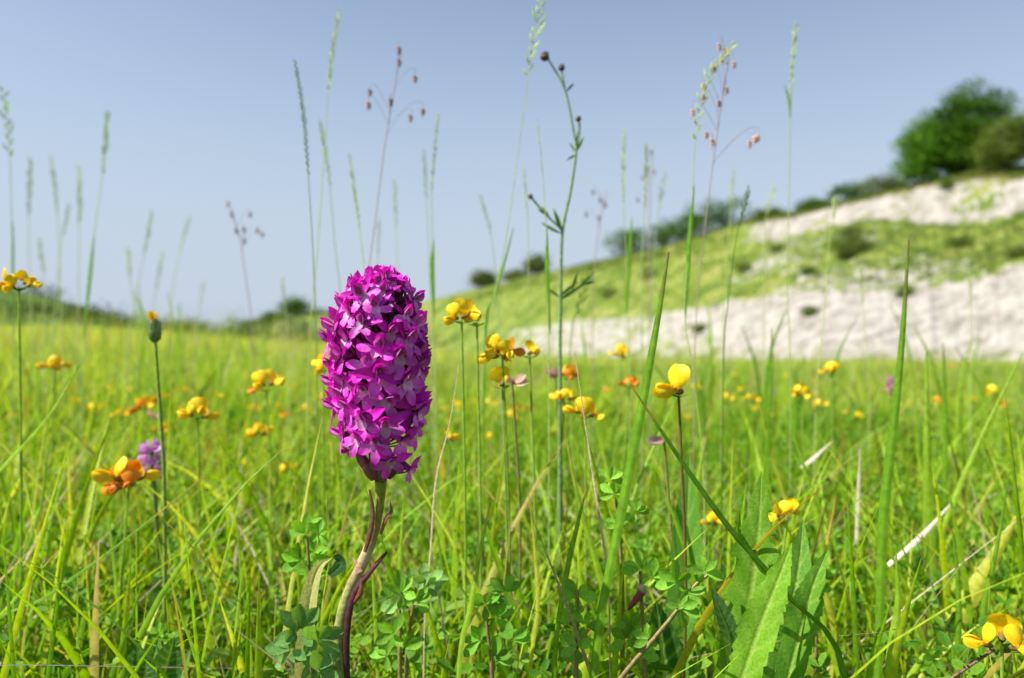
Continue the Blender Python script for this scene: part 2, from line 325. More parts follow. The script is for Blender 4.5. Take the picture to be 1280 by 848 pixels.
def scatter_scrub(name, U, Q, X, D, Z, n, size, pal, label, cat, qmax=1.05, keep=None):
    ui = RNG.integers(0, U.shape[1], n); qi = RNG.integers(0, int((Q[:, 0] < qmax).sum()), n)
    b = np.stack([X[qi, ui], D[qi, ui], Z[qi, ui]], 1) + RNG.normal(0, size * 1.2, (n, 3)) * np.array([1, 1, .25])
    cl = vnoise(b[:, 0] * 3, b[:, 1] * 3, 31); k = cl > -.1; b = b[k]; cl = cl[k]; m = len(b); rep = 26
    C0 = np.repeat(b, rep, 0) + RNG.normal(0, 1, (m * rep, 3)) * np.array([size, size, size * .8]) + np.array([0, 0, size * .6])
    D_ = RNG.normal(0, 1, (m * rep, 3)) + np.array([0, 0, .4]); N_ = RNG.normal(0, 1, (m * rep, 3)) + np.array([0, 0, .6])
    L_ = RNG.uniform(.5, 1, m * rep) * size * .75
    return stuff_leaflets(name, C0, D_, N_, L_, L_ * .7, lerpc(pal, np.repeat(RNG.uniform(0, 1, m), rep) * .8 + RNG.uniform(0, .2, m * rep)), M_TREE, label, cat)
scatter_scrub('hill_scrub', *LH, 900, .26, [(.03, .05, .012), (.06, .09, .02), (.11, .14, .035)], 'dark low scrub covering the hill at the left edge', 'scrub')
scatter_scrub('far_scrub', *FH, 700, .8, [(.05, .075, .025), (.08, .115, .04), (.13, .16, .06)], 'low scrub and hedges on the far hill behind the orchid', 'scrub')
# turf tufts on the chalk hill
n = 9000; pu = RNG.uniform(560, 1400, n); pv = RNG.uniform(.9, 4.1, n); tx, ty, tz = hill_point(pu, pv)
ok = ~((pv > 2.05) & (pv < 2.95) & (pu > 915)); ok &= (pv > 1.05) | (RNG.random(n) < .3); tx, ty, tz = tx[ok], ty[ok], tz[ok]; n = len(tx); rep = 5
bx = np.repeat(tx, rep) + RNG.normal(0, .12, n * rep); by = np.repeat(ty, rep) + RNG.normal(0, .1, n * rep); bz = np.repeat(tz, rep) - .02
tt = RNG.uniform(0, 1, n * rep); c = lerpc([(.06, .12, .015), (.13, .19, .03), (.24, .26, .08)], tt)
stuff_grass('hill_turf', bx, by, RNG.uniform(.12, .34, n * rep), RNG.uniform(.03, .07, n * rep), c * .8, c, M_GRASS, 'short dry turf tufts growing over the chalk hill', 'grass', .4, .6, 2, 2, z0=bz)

# ------------------------------------------------------------------ trees and shrubs
def tree(name, base, blobs, n, leaf, pal, label, cat, trunk_h, trunk_r, group=None, shape_seed=0, trunks=1):
    rs = np.random.default_rng(shape_seed + 100); t = thing(name, base, label, cat, group)
    tot = sum(b[3] * b[4] * b[5] for b in blobs) ; Cs = []; tones = []
    for (bx, by, bz, rx, ry, rz) in blobs:
        m = max(6, int(n * rx * ry * rz / tot / 30)); d = rs.normal(0, 1, (m, 3)); d /= np.linalg.norm(d, axis=1)[:, None]
        rr = rs.uniform(.55, 1.08, m)[:, None]; c = np.array([bx, by, bz]) + d * rr * np.array([rx, ry, rz])
        Cs.append(c); tones.append(rs.uniform(0, 1, m))
    Cc = np.concatenate(Cs); tn = np.concatenate(tones); k = Cc[:, 2] > trunk_h * .12; Cc = Cc[k]; tn = tn[k]; m = len(Cc); rep = 30
    sz = leaf * 2.0 + .012 * trunk_h; C0 = np.repeat(Cc, rep, 0) + rs.normal(0, 1, (m * rep, 3)) * np.array([sz, sz, sz * .6])
    C0[:, 2] = np.maximum(C0[:, 2], .02)
    D = rs.normal(0, 1, (m * rep, 3)); N_ = rs.normal(0, .8, (m * rep, 3)) + np.array([0, 0, .9]); Lf = rs.uniform(.6, 1.2, m * rep) * leaf
    o = stuff_leaflets('crown', C0, D, N_, Lf, Lf * .75, lerpc(pal, np.repeat(tn, rep) * .75 + rs.uniform(0, .25, m * rep)), M_TREE, None, None)
    del o['kind']; o.parent = t
    mb = MB(); bc = (.10, .075, .05)
    for q in range(trunks):
        off = Vector((rs.normal(0, trunk_r * 2) if trunks > 1 else 0, 0, 0)); top = Vector((blobs[0][0], blobs[0][1], blobs[0][2] + blobs[0][5] * .4))
        pts = spline([off + Vector((0, 0, -.1)), off * 1.5 + Vector((rs.normal(0, .1), 0, trunk_h * .5)), top * .7 + off, top], 9)
        mb.tube(pts, [trunk_r * (1 - .8 * j / 8) for j in range(9)], bc, 8)
        for (bx, by, bz, rx, ry, rz) in blobs:
            st = pts[rs.integers(2, 5)]; mb.tube(spline([st, Vector((bx * .6, by * .6, (bz + st.z) / 2)), (bx, by, bz)], 6), [trunk_r * .45 * (1 - .8 * j / 5) for j in range(6)], bc, 6)
            for _ in range(3):
                e = Vector((bx, by, bz)) + Vector(rs.normal(0, .5, 3)) * rx; mb.tube(spline([st.lerp(Vector((bx, by, bz)), .5), e], 4), [trunk_r * .2, trunk_r * .15, trunk_r * .1, trunk_r * .04], bc, 5)
    mb.build('trunk', M_BARK, t); return t
def nearer(b, m): k = 1 - m / b.y; return Vector((b.x * k, b.y * k, H + (b.z - H) * k))
def on_hill(px, v): 
    x, y, z = hill_point(np.array([px]), np.array([v])); return Vector((float(x[0]), float(y[0]), float(z[0])))
DG = [(.03, .08, .006), (.07, .16, .01), (.13, .26, .018)]; BGn = [(.07, .18, .012), (.12, .28, .018), (.18, .36, .03)]
OL = [(.07, .12, .018), (.13, .19, .03), (.21, .26, .055)]; GY_ = [(.09, .13, .04), (.14, .18, .06), (.2, .24, .09)]
b = on_hill(1197, 3.95); sc = b.y / FX          # metres per photograph pixel at the tree
def bl(sc, *L): return [(x * sc, y * sc, z * sc, a * sc, bb * sc, c * sc) for (x, y, z, a, bb, c) in L]
tree('hill_tree', b, bl(sc, (8, 0, 52, 26, 26, 22), (34, 0, 84, 20, 20, 10), (-18, 6, 74, 15, 18, 9), (52, -6, 74, 13, 16, 7), (-26, 0, 54, 16, 18, 11), (-14, 0, 30, 26, 26, 18), (14, -8, 18, 32, 28, 18), (8, 0, 84, 17, 17, 11), (-10, -8, 8, 26, 20, 14), (34, -8, 14, 26, 20, 16), (2, 0, 100, 12, 12, 7), (46, 4, 96, 14, 13, 6), (20, 0, 108, 11, 12, 6), (-6, 0, 88, 10, 9, 5), (34, -5, 50, 20, 20, 9), (60, 0, 90, 7, 8, 4)), 24000, .17, DG,
     'large dark green tree with rounded crown on the right ridge', 'tree', 50 * sc, 5 * sc, shape_seed=1)
b = on_hill(1153, 3.95); sc = b.y / FX
tree('hill_tree', nearer(b, 2.2), bl(sc, (-4, 0, 46, 20, 18, 16), (-12, 0, 24, 17, 18, 16), (2, 0, 66, 15, 14, 11), (-16, 0, 52, 10, 10, 9), (8, -6, 32, 18, 16, 14), (-4, -4, 8, 20, 14, 12)), 9000, .15, BGn, 'bright green smaller tree against the left side of the large dark tree', 'tree', 30 * sc, 3 * sc, shape_seed=2)
b = on_hill(1258, 3.95); sc = b.y / FX
tree('hawthorn_bush', nearer(b, 1.5), bl(sc, (0, 0, 30, 34, 28, 26), (26, 0, 40, 30, 28, 26), (-16, 0, 20, 20, 20, 18), (14, -6, 52, 20, 18, 14)), 12000, .13, OL, 'olive green bush filling the right edge below the large tree', 'bush', 18 * sc, 3 * sc, shape_seed=3, trunks=3)
b = on_hill(1112, 3.9); sc = b.y / FX
tree('hawthorn_bush', b, bl(sc, (-16, 0, 8, 22, 16, 11), (10, 0, 12, 14, 14, 14)), 2600, .13, GY_, 'greyish low bush on the ridge left of the bright green tree', 'bush', 6 * sc, 1.5 * sc, shape_seed=4, trunks=3)
b = on_hill(1063, 3.95); sc = b.y / FX
tree('hawthorn_bush', b, bl(sc, (-8, 0, 8, 18, 12, 12), (12, 0, 10, 14, 12, 13)), 2600, .13, DG, 'small dark bush alone on the ridge right of the grass covered crest', 'bush', 6 * sc, 1.5 * sc, shape_seed=5, trunks=3)
for k, (px, wd, ht, lab) in enumerate([(902, 46, 38, 'darkest round bush at the right end of the ridge hedge'), (866, 36, 30, 'low bush in the ridge hedge beside the quaking grass stems'), (832, 34, 27, 'small bush second from left in the ridge hedge'), (786, 30, 30, 'bluish green bush at the left end of the ridge hedge'), (965, 18, 6, 'flat low shrub on the crest above the upper chalk face'), (1020, 16, 6, 'thin low shrub on the crest left of the small dark bush')]):
    b = on_hill(px, 4.0); sc = b.y / FX
    tree('hawthorn_bush', b, bl(sc, (-wd * .4, 0, ht * .45, wd * .6, wd * .4, ht * .5), (wd * .35, 0, ht * .5, wd * .55, wd * .4, ht * .5), (0, 0, ht * .7, wd * .35, wd * .3, ht * .35)), 2800, .17, DG if k != 4 else OL, lab, 'bush', ht * .4 * sc, 1.3 * sc, shape_seed=10 + k, trunks=3)
b = on_hill(1060, 1.45); sc = b.y / FX
tree('hawthorn_bush', b, bl(sc, (0, 0, 16, 24, 20, 20), (10, 0, 30, 16, 14, 12), (-14, -4, 8, 14, 14, 10)), 4200, .09, OL, 'single brownish green bush halfway down the chalk hill', 'bush', 10 * sc, 1.5 * sc, shape_seed=20, trunks=3)
b = on_hill(1250, 1.35); sc = b.y / FX
for k, (px, v, r, lab) in enumerate([(760, 1.35, 11, 'rounded green shrub in the grass at the left part of the slope'), (1130, .85, 7, 'small green shrub at the upper rim of the lower chalk face'), (1205, 1.6, 10, 'green shrub in the turf below the upper chalk face at right'), (1185, 2.9, 7, 'shrub hanging at the top rim of the upper chalk face'), (970, 1.75, 8, 'shrub in the turf left of the single brownish bush'), (928, 1.5, 9, 'dark green shrub on the hill grass above the chalk foot'), (1278, 1.1, 10, 'small green shrub on the chalk at the right edge'), (810, 1.6, 12, 'scrubby shrub on the hill near its grassy left half'), (1012, .62, 6, 'lone green tuft of a shrub low on the white chalk scree'), (873, .5, 7, 'small shrub rooted in the left part of the chalk scree'), (1010, 1.25, 5, 'tiny shrub just above the chalk scree')]):
    b = on_hill(px, v); sc = b.y / FX
    tree('hill_shrub', b, bl(sc, (0, 0, r * .6, r, r, r * .7), (r * .6, 0, r * .4, r * .7, r * .7, r * .5)), 1200, .09, OL, lab, 'shrub', r * .4 * sc, .8 * sc, shape_seed=30 + k, trunks=3)
def at_dist(px, py, d): return P(px, py, d)
for k, (px, py, d, wd, ht, pal, lab) in enumerate([
        (368, 398, 150, 15, 24, DG, 'round dark tree standing above the far hill left of the orchid'),
        (605, 358, 128, 10, 15, GY_, 'small pale far tree on the skyline left of the tall knapweed stem'),
        (671, 341, 128, 7, 18, GY_, 'small far tree on the skyline beside the tall knapweed stem'),
        (645, 349, 128, 5, 4, GY_, 'low far bush on the skyline between two small trees'),
        (232, 424, 90, 16, 15, OL, 'far bush beyond the meadow to the right of the yellow bud'),
        (320, 412, 145, 12, 8, OL, 'low bush on the far hill left of the round tree'),
        (400, 402, 145, 14, 10, OL, 'low bush on the far hill beside the orchid head'),
        (345, 404, 145, 12, 9, DG, 'dark bush at the foot of the round far tree')]):
    b = at_dist(px, py, d); sc = d / FX
    tree('far_tree' if ht > 14 else 'far_bush', b, bl(sc, (0, 0, ht * .6, wd * .8, wd * .7, ht * .42), (wd * .5, 0, ht * .45, wd * .5, wd * .5, ht * .35), (-wd * .5, 0, ht * .45, wd * .5, wd * .5, ht * .3)), 1800, .42, pal, lab, 'tree' if ht > 14 else 'bush', ht * .4 * sc, 1.0 * sc, shape_seed=50 + k)

# ------------------------------------------------------------------ meadow sward (stuff)
PALG = [(.09, .24, .008), (.17, .36, .010), (.26, .45, .014), (.37, .50, .025), (.52, .56, .10)]
def fan(n, d0, d1, p, spread=1.0):
    """points spread over the wedge the lens sees and well past it"""
    n = int(n * 1.5); u = RNG.random(n); d = (d0 ** p + u * (d1 ** p - d0 ** p)) ** (1 / p) if p else d0 * (d1 / d0) ** u
    a = RNG.uniform(-1.25, 1.25, n) * spread; return a * d + RNG.normal(0, .01, n), d
def tone(x, y): return np.clip(.5 + .5 * vnoise(x * 40, y * 40, 41) * .7 + RNG.normal(0, .22, len(x)), 0, 1)
# near blades
x, y = fan(8500, .27, 1.4, 1.6)
h = RNG.gamma(6, .0155, len(x)); h = np.clip(h, .03, None)
top = H - (RNG.uniform(462, 560, len(x)) - HY) / FX * y; side = np.clip(-(x / y) * 1.5 - .35, 0, 1); top += side * .07 * y
h = np.minimum(h, np.maximum(top, .03)); near = y < .34; gap = (np.abs(x / y - (-.19)) < .07) & (y < .40); h = np.where(gap, np.minimum(h, .09), h)
t = tone(x, y); c = lerpc(PALG, t); tip = np.where(RNG.random(len(x))[:, None] < .12, np.array([[.42, .25, .08]]), c * np.array([1.25, 1.15, 1.1]))
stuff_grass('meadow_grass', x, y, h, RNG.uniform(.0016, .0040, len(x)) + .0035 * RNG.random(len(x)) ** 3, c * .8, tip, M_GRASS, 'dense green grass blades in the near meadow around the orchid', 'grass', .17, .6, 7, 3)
# near low fill, also right below the camera
x = RNG.uniform(-.9, .9, 8000); y = RNG.uniform(-.5, .5, 8000); lim = np.where(y > 0, np.maximum(H - .52 * np.maximum(y, .16) - .02, .03), .06); k = (np.abs(x) < .9); h = np.minimum(RNG.gamma(5, .012, len(x)), np.maximum(lim, .02)); h = np.where(y < .12, np.minimum(h, .06), h)
c = lerpc(PALG, tone(x, y) * .8)
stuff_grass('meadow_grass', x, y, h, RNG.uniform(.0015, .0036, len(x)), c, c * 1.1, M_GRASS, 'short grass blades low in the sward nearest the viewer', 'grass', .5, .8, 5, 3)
# middle distance
x, y = fan(42000, 1.3, 5.5, 1.0); h = np.clip(RNG.gamma(6, .018, len(x)), .03, .2); h *= 1 + .25 * np.clip(-(x / y), -.6, .8)
lim = np.where(x / y > -.3, H - (RNG.uniform(438, 490, len(x)) - HY) / FX * y, .4); h = np.minimum(h, np.maximum(lim, .04))
c = lerpc(PALG, np.clip(tone(x, y) + .12, 0, 1)); tip = np.where(RNG.random(len(x))[:, None] < .1, np.array([[.42, .30, .12]]), c * 1.2)
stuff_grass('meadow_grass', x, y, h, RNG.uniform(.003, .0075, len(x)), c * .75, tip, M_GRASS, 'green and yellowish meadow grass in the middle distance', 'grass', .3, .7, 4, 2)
x, y = fan(60000, 5, 48, 0, 1.0); h = np.clip(RNG.gamma(6, .02, len(x)), .04, .25); h *= np.where(x / y > -.1, .6, 1.0)
lum = np.clip(tone(x * .1, y * .1) + .4, 0, 1); c = lerpc(PALG, lum); tip = np.where(RNG.random(len(x))[:, None] < .2, np.array([[.40, .34, .14]]), c * 1.2)
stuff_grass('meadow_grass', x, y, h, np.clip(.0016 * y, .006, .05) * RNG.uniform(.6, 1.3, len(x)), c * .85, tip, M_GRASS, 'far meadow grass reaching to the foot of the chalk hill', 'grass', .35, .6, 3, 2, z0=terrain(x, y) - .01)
# wide pale blades among the near ones
x, y = fan(420, .32, .75, 1.3); c = lerpc([(.16, .34, .015), (.32, .48, .03), (.44, .54, .08)], RNG.random(len(x)))
h = np.minimum(RNG.uniform(.07, .17, len(x)), np.maximum(H - (RNG.uniform(520, 700, len(x)) - HY) / FX * y, .04)); k = ~((np.abs(x / y + .19) < .08) & (y < .45))
stuff_grass('meadow_grass', x[k], y[k], h[k], RNG.uniform(.0035, .006, k.sum()), c[k] * .95, c[k] * 1.1, M_GRASS, 'wide pale blades scattered in the near meadow', 'grass', .12, .5, 8, 3)
# taller thin flowering stems that blur the far edge of the sward
x, y = fan(5200, 1.2, 14, 0); tp = np.where(x / y > -.25, RNG.uniform(424, 468, len(x)), RNG.uniform(375, 450, len(x))); h = H - (tp - HY) / FX * y - terrain(x, y); k = (h > .05) & (h < .75); x, y, h = x[k], y[k], h[k]
c = lerpc([(.20, .34, .05), (.34, .44, .12), (.50, .48, .24), (.42, .30, .18)], RNG.random(len(x)))
stuff_grass('meadow_grass', x, y, h, np.maximum(.0014, .0011 * y) * RNG.uniform(.7, 1.4, len(x)), c, c, M_GRASS, 'taller thin grass stems rising along the far edge of the meadow', 'grass', .12, .35, 5, 2)
# clover and trefoil leaflets
def cover(n, x, y, zlo, zhi, Ls, label, pal, rep=3):
    cz = terrain(x, y) + zlo + (zhi - zlo) * RNG.random(n) ** .7; az = RNG.uniform(0, 2 * PI, n)
    up = RNG.normal(0, .55, (n, 3)) + np.array([-.1, -.25, .8]); tn = np.clip(RNG.normal(.45, .28, n), 0, 1)
    C0 = np.repeat(np.stack([x, y, cz], 1), rep, 0); A = np.repeat(az, rep) + np.tile(np.arange(rep) * 2 * PI / rep, n) + RNG.normal(0, .25, n * rep)
    up = np.repeat(up, rep, 0); ex = np.cross(up, np.array([[.2, 1, .1]])); ex /= np.linalg.norm(ex, axis=1)[:, None]; ey = np.cross(up, ex); ey /= np.linalg.norm(ey, axis=1)[:, None]
    D = ex * np.cos(A)[:, None] + ey * np.sin(A)[:, None] + up * .25; L = np.repeat(RNG.uniform(.6, 1.25, n) * Ls, rep)
    return stuff_leaflets('clover_leaves', C0, D, up, L, L * .62, lerpc(pal, np.repeat(tn, rep)), M_LEAF, label, 'leaves')
PALC = [(.05, .17, .012), (.10, .27, .015), (.17, .37, .022), (.28, .45, .06)]
x, y = fan(15000, .27, 1.4, 1.6); cover(len(x), x, y, .008, .085, .0065, 'small green trefoil and clover leaflets between the near grass', PALC)
x = RNG.uniform(-.8, .8, 5000); y = RNG.uniform(-.5, .45, 5000); cover(5000, x, y, .004, .045, .0065, 'low clover leaflets nearest the viewer', PALC)
x, y = fan(24000, 1.3, 5.5, .9); cover(len(x), x, y, .01, .08, .011, 'clover leaflets in the middle of the meadow', [(.08, .22, .02), (.15, .33, .025), (.26, .43, .06)])
# dry stalks in the sward
x, y = fan(3600, .28, 4.5, 1.1); c = lerpc([(.38, .27, .16), (.55, .45, .30), (.62, .52, .42)], RNG.random(len(x)))
lim = np.maximum(H - (RNG.uniform(500, 620, len(x)) - HY) / FX * y, .03)
stuff_grass('dry_grass', x, y, np.minimum(RNG.uniform(.04, .16, len(x)), lim), RNG.uniform(.0008, .0022, len(x)), c, c, M_DRY, 'pale dead grass stalks lying among the green blades', 'dry grass', 1.1, .6, 4, 3)
x, y = fan(1700, .30, 4, 1.0); c = lerpc([(.45, .20, .05), (.55, .28, .08), (.40, .30, .10)], RNG.random(len(x)))
stuff_grass('dry_grass', x, y, np.minimum(RNG.uniform(.05, .15, len(x)), np.maximum(H - (RNG.uniform(500, 600, len(x)) - HY) / FX * y, .03)), RNG.uniform(.001, .0024, len(x)), c * np.array([.4, .9, .4]), c, M_GRASS, 'grass blades turned rusty orange at their tips', 'dry grass', .3, .5, 5, 3)

# ------------------------------------------------------------------ the orchid in front
def mats_petal(): 
    pass
LIPC0, LIPC1 = (.84, .42, .74), (.80, .02, .64); HOOD0, HOOD1 = (.74, .05, .58), (.68, .008, .50); OVC = (.08, .018, .03)
def lip_mesh(seed):
    random.seed(seed); mb = MB()
    for ang, L, W in ((-68, .0056, .0031), (68, .0056, .0031), (random.uniform(-6, 6), .0062, .0031)):
        a = R(ang + random.uniform(-9, 9)); d = Vector((random.uniform(.15, .5), math.sin(a), -math.cos(a)))
        mb.petal((0, math.sin(a) * .0004, 0), d, (1, 0, .25), L, W, 1.25, .5, random.uniform(-.35, .1), random.uniform(-.25, .3), LIPC0, LIPC1, 7, 4, .55, .015)
    mb.petal((.0003, 0, .0012), (.2, 0, -1), (1, 0, .2), .004, .0034, 1, .5, -.2, .3, LIPC0, LIPC0, 4, 4)
    return mb.mesh('lip')
def hood_mesh(seed):
    random.seed(seed); mb = MB()
    for y_ in (-.35, .35): mb.petal((0, y_ * .001, .0008), (.75, y_ * .5, .8), (-.8, y_ * 1.8, .8), .0044, .0034, .9, .7, -.35, -.5, LIPC0, HOOD0, 5, 4)
    mb.petal((-.0002, 0, .001), (.55, 0, .95), (-1, 0, .6), .0052, .0034, .95, .8, -.45, -.4, HOOD0, HOOD1, 6, 4)
    mb.blob((.0008, 0, .0008), .0007, .0022, (.7, 0, .6), (.45, .12, .30)); return mb.mesh('hood')
def sepal_mesh(seed, sgn):
    random.seed(seed); mb = MB()
    mb.petal((-.0002, sgn * .0006, .0008), (random.uniform(-.1, .35), sgn * .85, random.uniform(.25, .8)), (1, 0, .3), .0078, .0032, .8, 1.05, random.uniform(-.3, .3), .35, HOOD0, HOOD1, 7, 4, .7, .01)
    return mb.mesh('sepal')
def ovary_mesh(seed, reach):
    random.seed(seed); mb = MB(); up = random.uniform(.0015, .003)
    pts = spline([(-reach, 0, -.0045), (-reach * .7, 0, -.0015), (-reach * .35, 0, up * .2), (0, 0, .0005)], 9)
    mb.tube(pts, [.0010, .0012, .0013, .0013, .0012, .0011, .0010, .0011, .0013], [OVC] * 6 + [(.3, .03, .18), (.45, .05, .32), (.6, .1, .45)], 6)
    mb.tube(spline([(-.0003, 0, -.0003), (-.004, .001, -.003), (-.0095, .001, -.005)], 6), [.0006, .0005, .0004, .0004, .0003, .0002], (.45, .06, .33), 5)
    return mb.mesh('floret')
LIPS = [lip_mesh(k) for k in range(5)]; HOODS = [hood_mesh(k) for k in range(4)]; SEPS = {-1: [sepal_mesh(k, -1) for k in range(4)], 1: [sepal_mesh(k + 9, 1) for k in range(4)]}
OVS = {r_: [ovary_mesh(k, r_) for k in range(2)] for r_ in (.006, .009, .0115)}
def floret(parent, pos, d, scale, roll, reach):
    """pos: where the flower's face sits; d: direction it looks"""
    d = Vector(d).normalized(); up = Vector((0, 0, 1)); 
    if abs(d.z) > .93: up = Vector((.3, -1, .2))
    y_ = up.cross(d).normalized(); z_ = d.cross(y_); M = Matrix((d, y_, z_)).transposed().to_4x4()
    M = Matrix.Translation(pos) @ M @ Matrix.Rotation(roll, 4, 'X') @ Matrix.Diagonal((scale, scale, scale, 1))
    f = link('floret', random.choice(OVS[reach]), M_MAG_STEM, parent); f.matrix_local = M
    link('lip', random.choice(LIPS), M_MAG, f); link('hood', random.choice(HOODS), M_MAG, f)
    link('sepal', random.choice(SEPS[-1]), M_MAG, f); link('sepal', random.choice(SEPS[1]), M_MAG, f)
M_MAG_STEM = M_STEM
random.seed(11); D0 = .245
foot = Vector((P(425, 430, D0).x, D0, 0)); orchid = thing('pyramidal_orchid', foot, 'single tall magenta orchid spike in sharp focus on a bent brownish stem', 'orchid')
def Q(px, py, dd=0): return P(px, py, D0 + dd) - foot
stem_px = [(426, 1180), (424, 960), (425, 880), (424, 800), (433, 750), (455, 700), (468, 665), (474, 632), (476, 600), (474, 560), (470, 500), (469, 440), (470, 385)]
pts = spline([Q(*p) for p in stem_px], 60); rad = []; colr = []
for i_, p in enumerate(pts):
    py = HY + (H - p.z) / D0 * FX
    rad.append(float(interp(py, [(380, .0012), (520, .0022), (590, .0021), (620, .0016), (660, .0015), (690, .0018), (760, .0019), (900, .0024)])) * (1 + .04 * math.sin(i_ * 2.1)))
    c = np.array([interp(py, [(500, a0), (600, a1), (640, a2), (672, a3), (690, a4), (712, a5), (740, a6), (900, a7)]) for a0, a1, a2, a3, a4, a5, a6, a7 in
                  ((.12, .24, .24, .36, .58, .42, .36, .18), (.05, .27, .26, .20, .46, .28, .36, .22), (.05, .04, .04, .09, .26, .16, .12, .04))]); colr.append(tuple(c))
mb = MB(); mb.tube(pts, rad, colr, 12); mb.build('stem', M_STEM, orchid)
# papery dark sheaths along the stem
for path, wd, c0 in (([(484, 690, -.001), (462, 716, -.002), (440, 748, -.002), (432, 800, -.0015), (432, 860, 0)], [.0006, .0012, .0016, .0018, .0022], (.09, .03, .035)),
                     ([(462, 612, -.002), (466, 640, -.002), (463, 665, -.0025), (456, 690, -.0024)], [.0004, .0010, .0012, .0008], (.16, .07, .04)),
                     ([(488, 628, 0), (489, 640, 0), (482, 650, -.001), (476, 668, -.0015)], [.0002, .0008, .0009, .0006], (.22, .08, .05)),
                     ([(452, 724, -.003), (450, 742, -.003), (440, 756, -.002)], [.0003, .0012, .0006], (.28, .08, .05)),
                     ([(441, 698, .0), (446, 706, -.001), (450, 716, -.002)], [.0002, .0009, .0012], (.45, .25, .20))):
    mb = MB(); q = spline([Q(*p) for p in path], 12); mb.blade(q, np.interp(np.linspace(0, 1, 12), np.linspace(0, 1, len(wd)), wd) * 1.6, (1, -.3, 0), [c0] * 12, .5); mb.build('stem_sheath', M_DRY, orchid)
# ribbed purple bracts under the spike
for ax_, x0, y0, x1, y1, c0 in ((0, 466, 600, 452, 566, (.26, .10, .10)), (1, 472, 602, 464, 560, (.20, .06, .08)), (2, 480, 600, 492, 566, (.14, .07, .05)), (3, 486, 598, 502, 572, (.10, .03, .05)), (4, 461, 590, 446, 560, (.30, .09, .12)), (5, 478, 604, 477, 560, (.11, .10, .03))):
    mb = MB(); mb.tube(spline([Q(x0, y0, -.001 - .0004 * ax_), Q((x0 + x1) / 2 - 1, (y0 + y1) / 2, -.0028), Q(x1, y1, -.0015)], 7), [.0007, .0013, .0016, .0016, .0014, .0011, .0006], c0, 7); mb.build('bract', M_STEM, orchid)
NF = 84
for k in range(NF):
    t = (k + .5) / NF; az = k * 2.39996 + random.uniform(-.25, .25)
    if t < .70:
        u = t / .70; py = 536 - u * 140; el = -.12 + .42 * u + random.uniform(-.15, .15); rr = float(np.interp(u, [0, .12, .4, .75, 1], [.0106, .0120, .0132, .0128, .0114])); sc_ = float(np.interp(u, [0, .3, 1], [1.14, 1.12, .98]))
        cx = float(np.interp(py, [390, 560], [470, 473])); rr *= random.uniform(.84, 1.12)
        dh = Vector((math.cos(az), math.sin(az), 0)); pos = Q(cx, py) + dh * rr + Vector((0, 0, rr * .25)); dd = dh * math.cos(el) + Vector((0, 0, math.sin(el)))
    else:
        u = (t - .70) / .30; el = .12 + 1.35 * u ** .9; r0 = .0118 - .0006 * u; sc_ = .92 - .16 * u
        dd = Vector((math.cos(az) * math.cos(el), math.sin(az) * math.cos(el), math.sin(el))); pos = Q(474, 390) + Vector((dd.x * r0, dd.y * r0, dd.z * .0118)) * random.uniform(.9, 1.06); 
    floret(orchid, pos, dd, sc_ * random.uniform(.82, 1.14), random.uniform(-.75, .75), .009 if t < .8 else .006)
# loose florets hanging out at the bottom of the spike
for x_, y_, dz, d_, sc_, rl in ((470, 556, -.0125, (.05, -1, -.1), .98, .05), (487, 578, -.011, (.35, -1, -.3), .9, -.2), (428, 546, -.004, (-1, -.35, -.1), .95, .2), (436, 566, -.003, (-1, -.25, -.5), .62, .1), (512, 588, -.002, (.9, -.3, -.2), .72, .3), (504, 552, -.008, (.8, -.7, -.2), .9, .2), (522, 520, -.004, (1, -.3, .1), 1.05, -.1), (419, 512, -.002, (-1, -.2, -.1), 1.0, .3), (447, 550, -.010, (-.4, -1, -.1), .95, -.3), (516, 540, -.004, (1, -.4, 0), 1, .2), (432, 520, -.005, (-1, -.5, 0), 1, .2), (482, 536, -.0125, (.2, -1, 0), 1.05, .1), (455, 528, -.012, (-.3, -1, 0), 1.05, -.15)):
    floret(orchid, Q(x_, y_, dz), d_, sc_, rl, .0115)
for path in ([(480, 600, 0), (488, 582, -.002), (500, 578, -.002), (513, 587, -.002)], [(462, 566, -.003), (450, 556, -.004), (438, 560, -.003)], [(466, 556, -.003), (450, 540, -.004), (432, 544, -.004)]):
    mb = MB(); mb.tube(spline([Q(*p) for p in path], 10), [.0007, .0010, .0012, .0013, .0013, .0012, .0012, .0011, .001, .0008], OVC, 7); mb.build('floret_stalk', M_STEM, orchid)

# ------------------------------------------------------------------ trefoil flowers
YC0, YC1 = (.88, .60, .008), (.92, .70, .012); OC0, OC1 = (.75, .20, .01), (.80, .32, .012)
def lotus_parts(c0, c1, seed):
    random.seed(seed); a = MB(); a.tube([(-.002, 0, 0), (-.001, 0, 0), (.001, 0, .0002), (.003, 0, .0006)], [.0005, .0012, .0014, .0013], [(.16, .20, .04), (.22, .16, .05), (.35, .16, .05), (.6, .3, .03)], 7)
    a.blob((.0015, 0, .0), .0017, .0085, (1, 0, -.12), c0, 7, 5)
    b = MB(); b.petal((.002, 0, .0005), (.42, 0, 1), (1, 0, -.3), .0082, .0108, 1.2, .40, -.42, -.42, c0, c1, 10, 10, .6, .022)
    cs = []
    for sg in (-1, 1):
        m = MB(); m.petal((.0018, sg * .0008, .0004), (1, sg * .22, .05), (.1, sg * 1, .55), .0086, .0060, 1.25, .5, -.25, -.5, c0, c1, 9, 7, .6, .02); cs.append(m.mesh('wing_petal'))
    return a.mesh('flower'), b.mesh('standard_petal'), cs
LOT = {'Y': [lotus_parts(YC0, YC1, k) for k in range(3)], 'O': [lotus_parts(OC0, OC1, k + 5) for k in range(2)]}
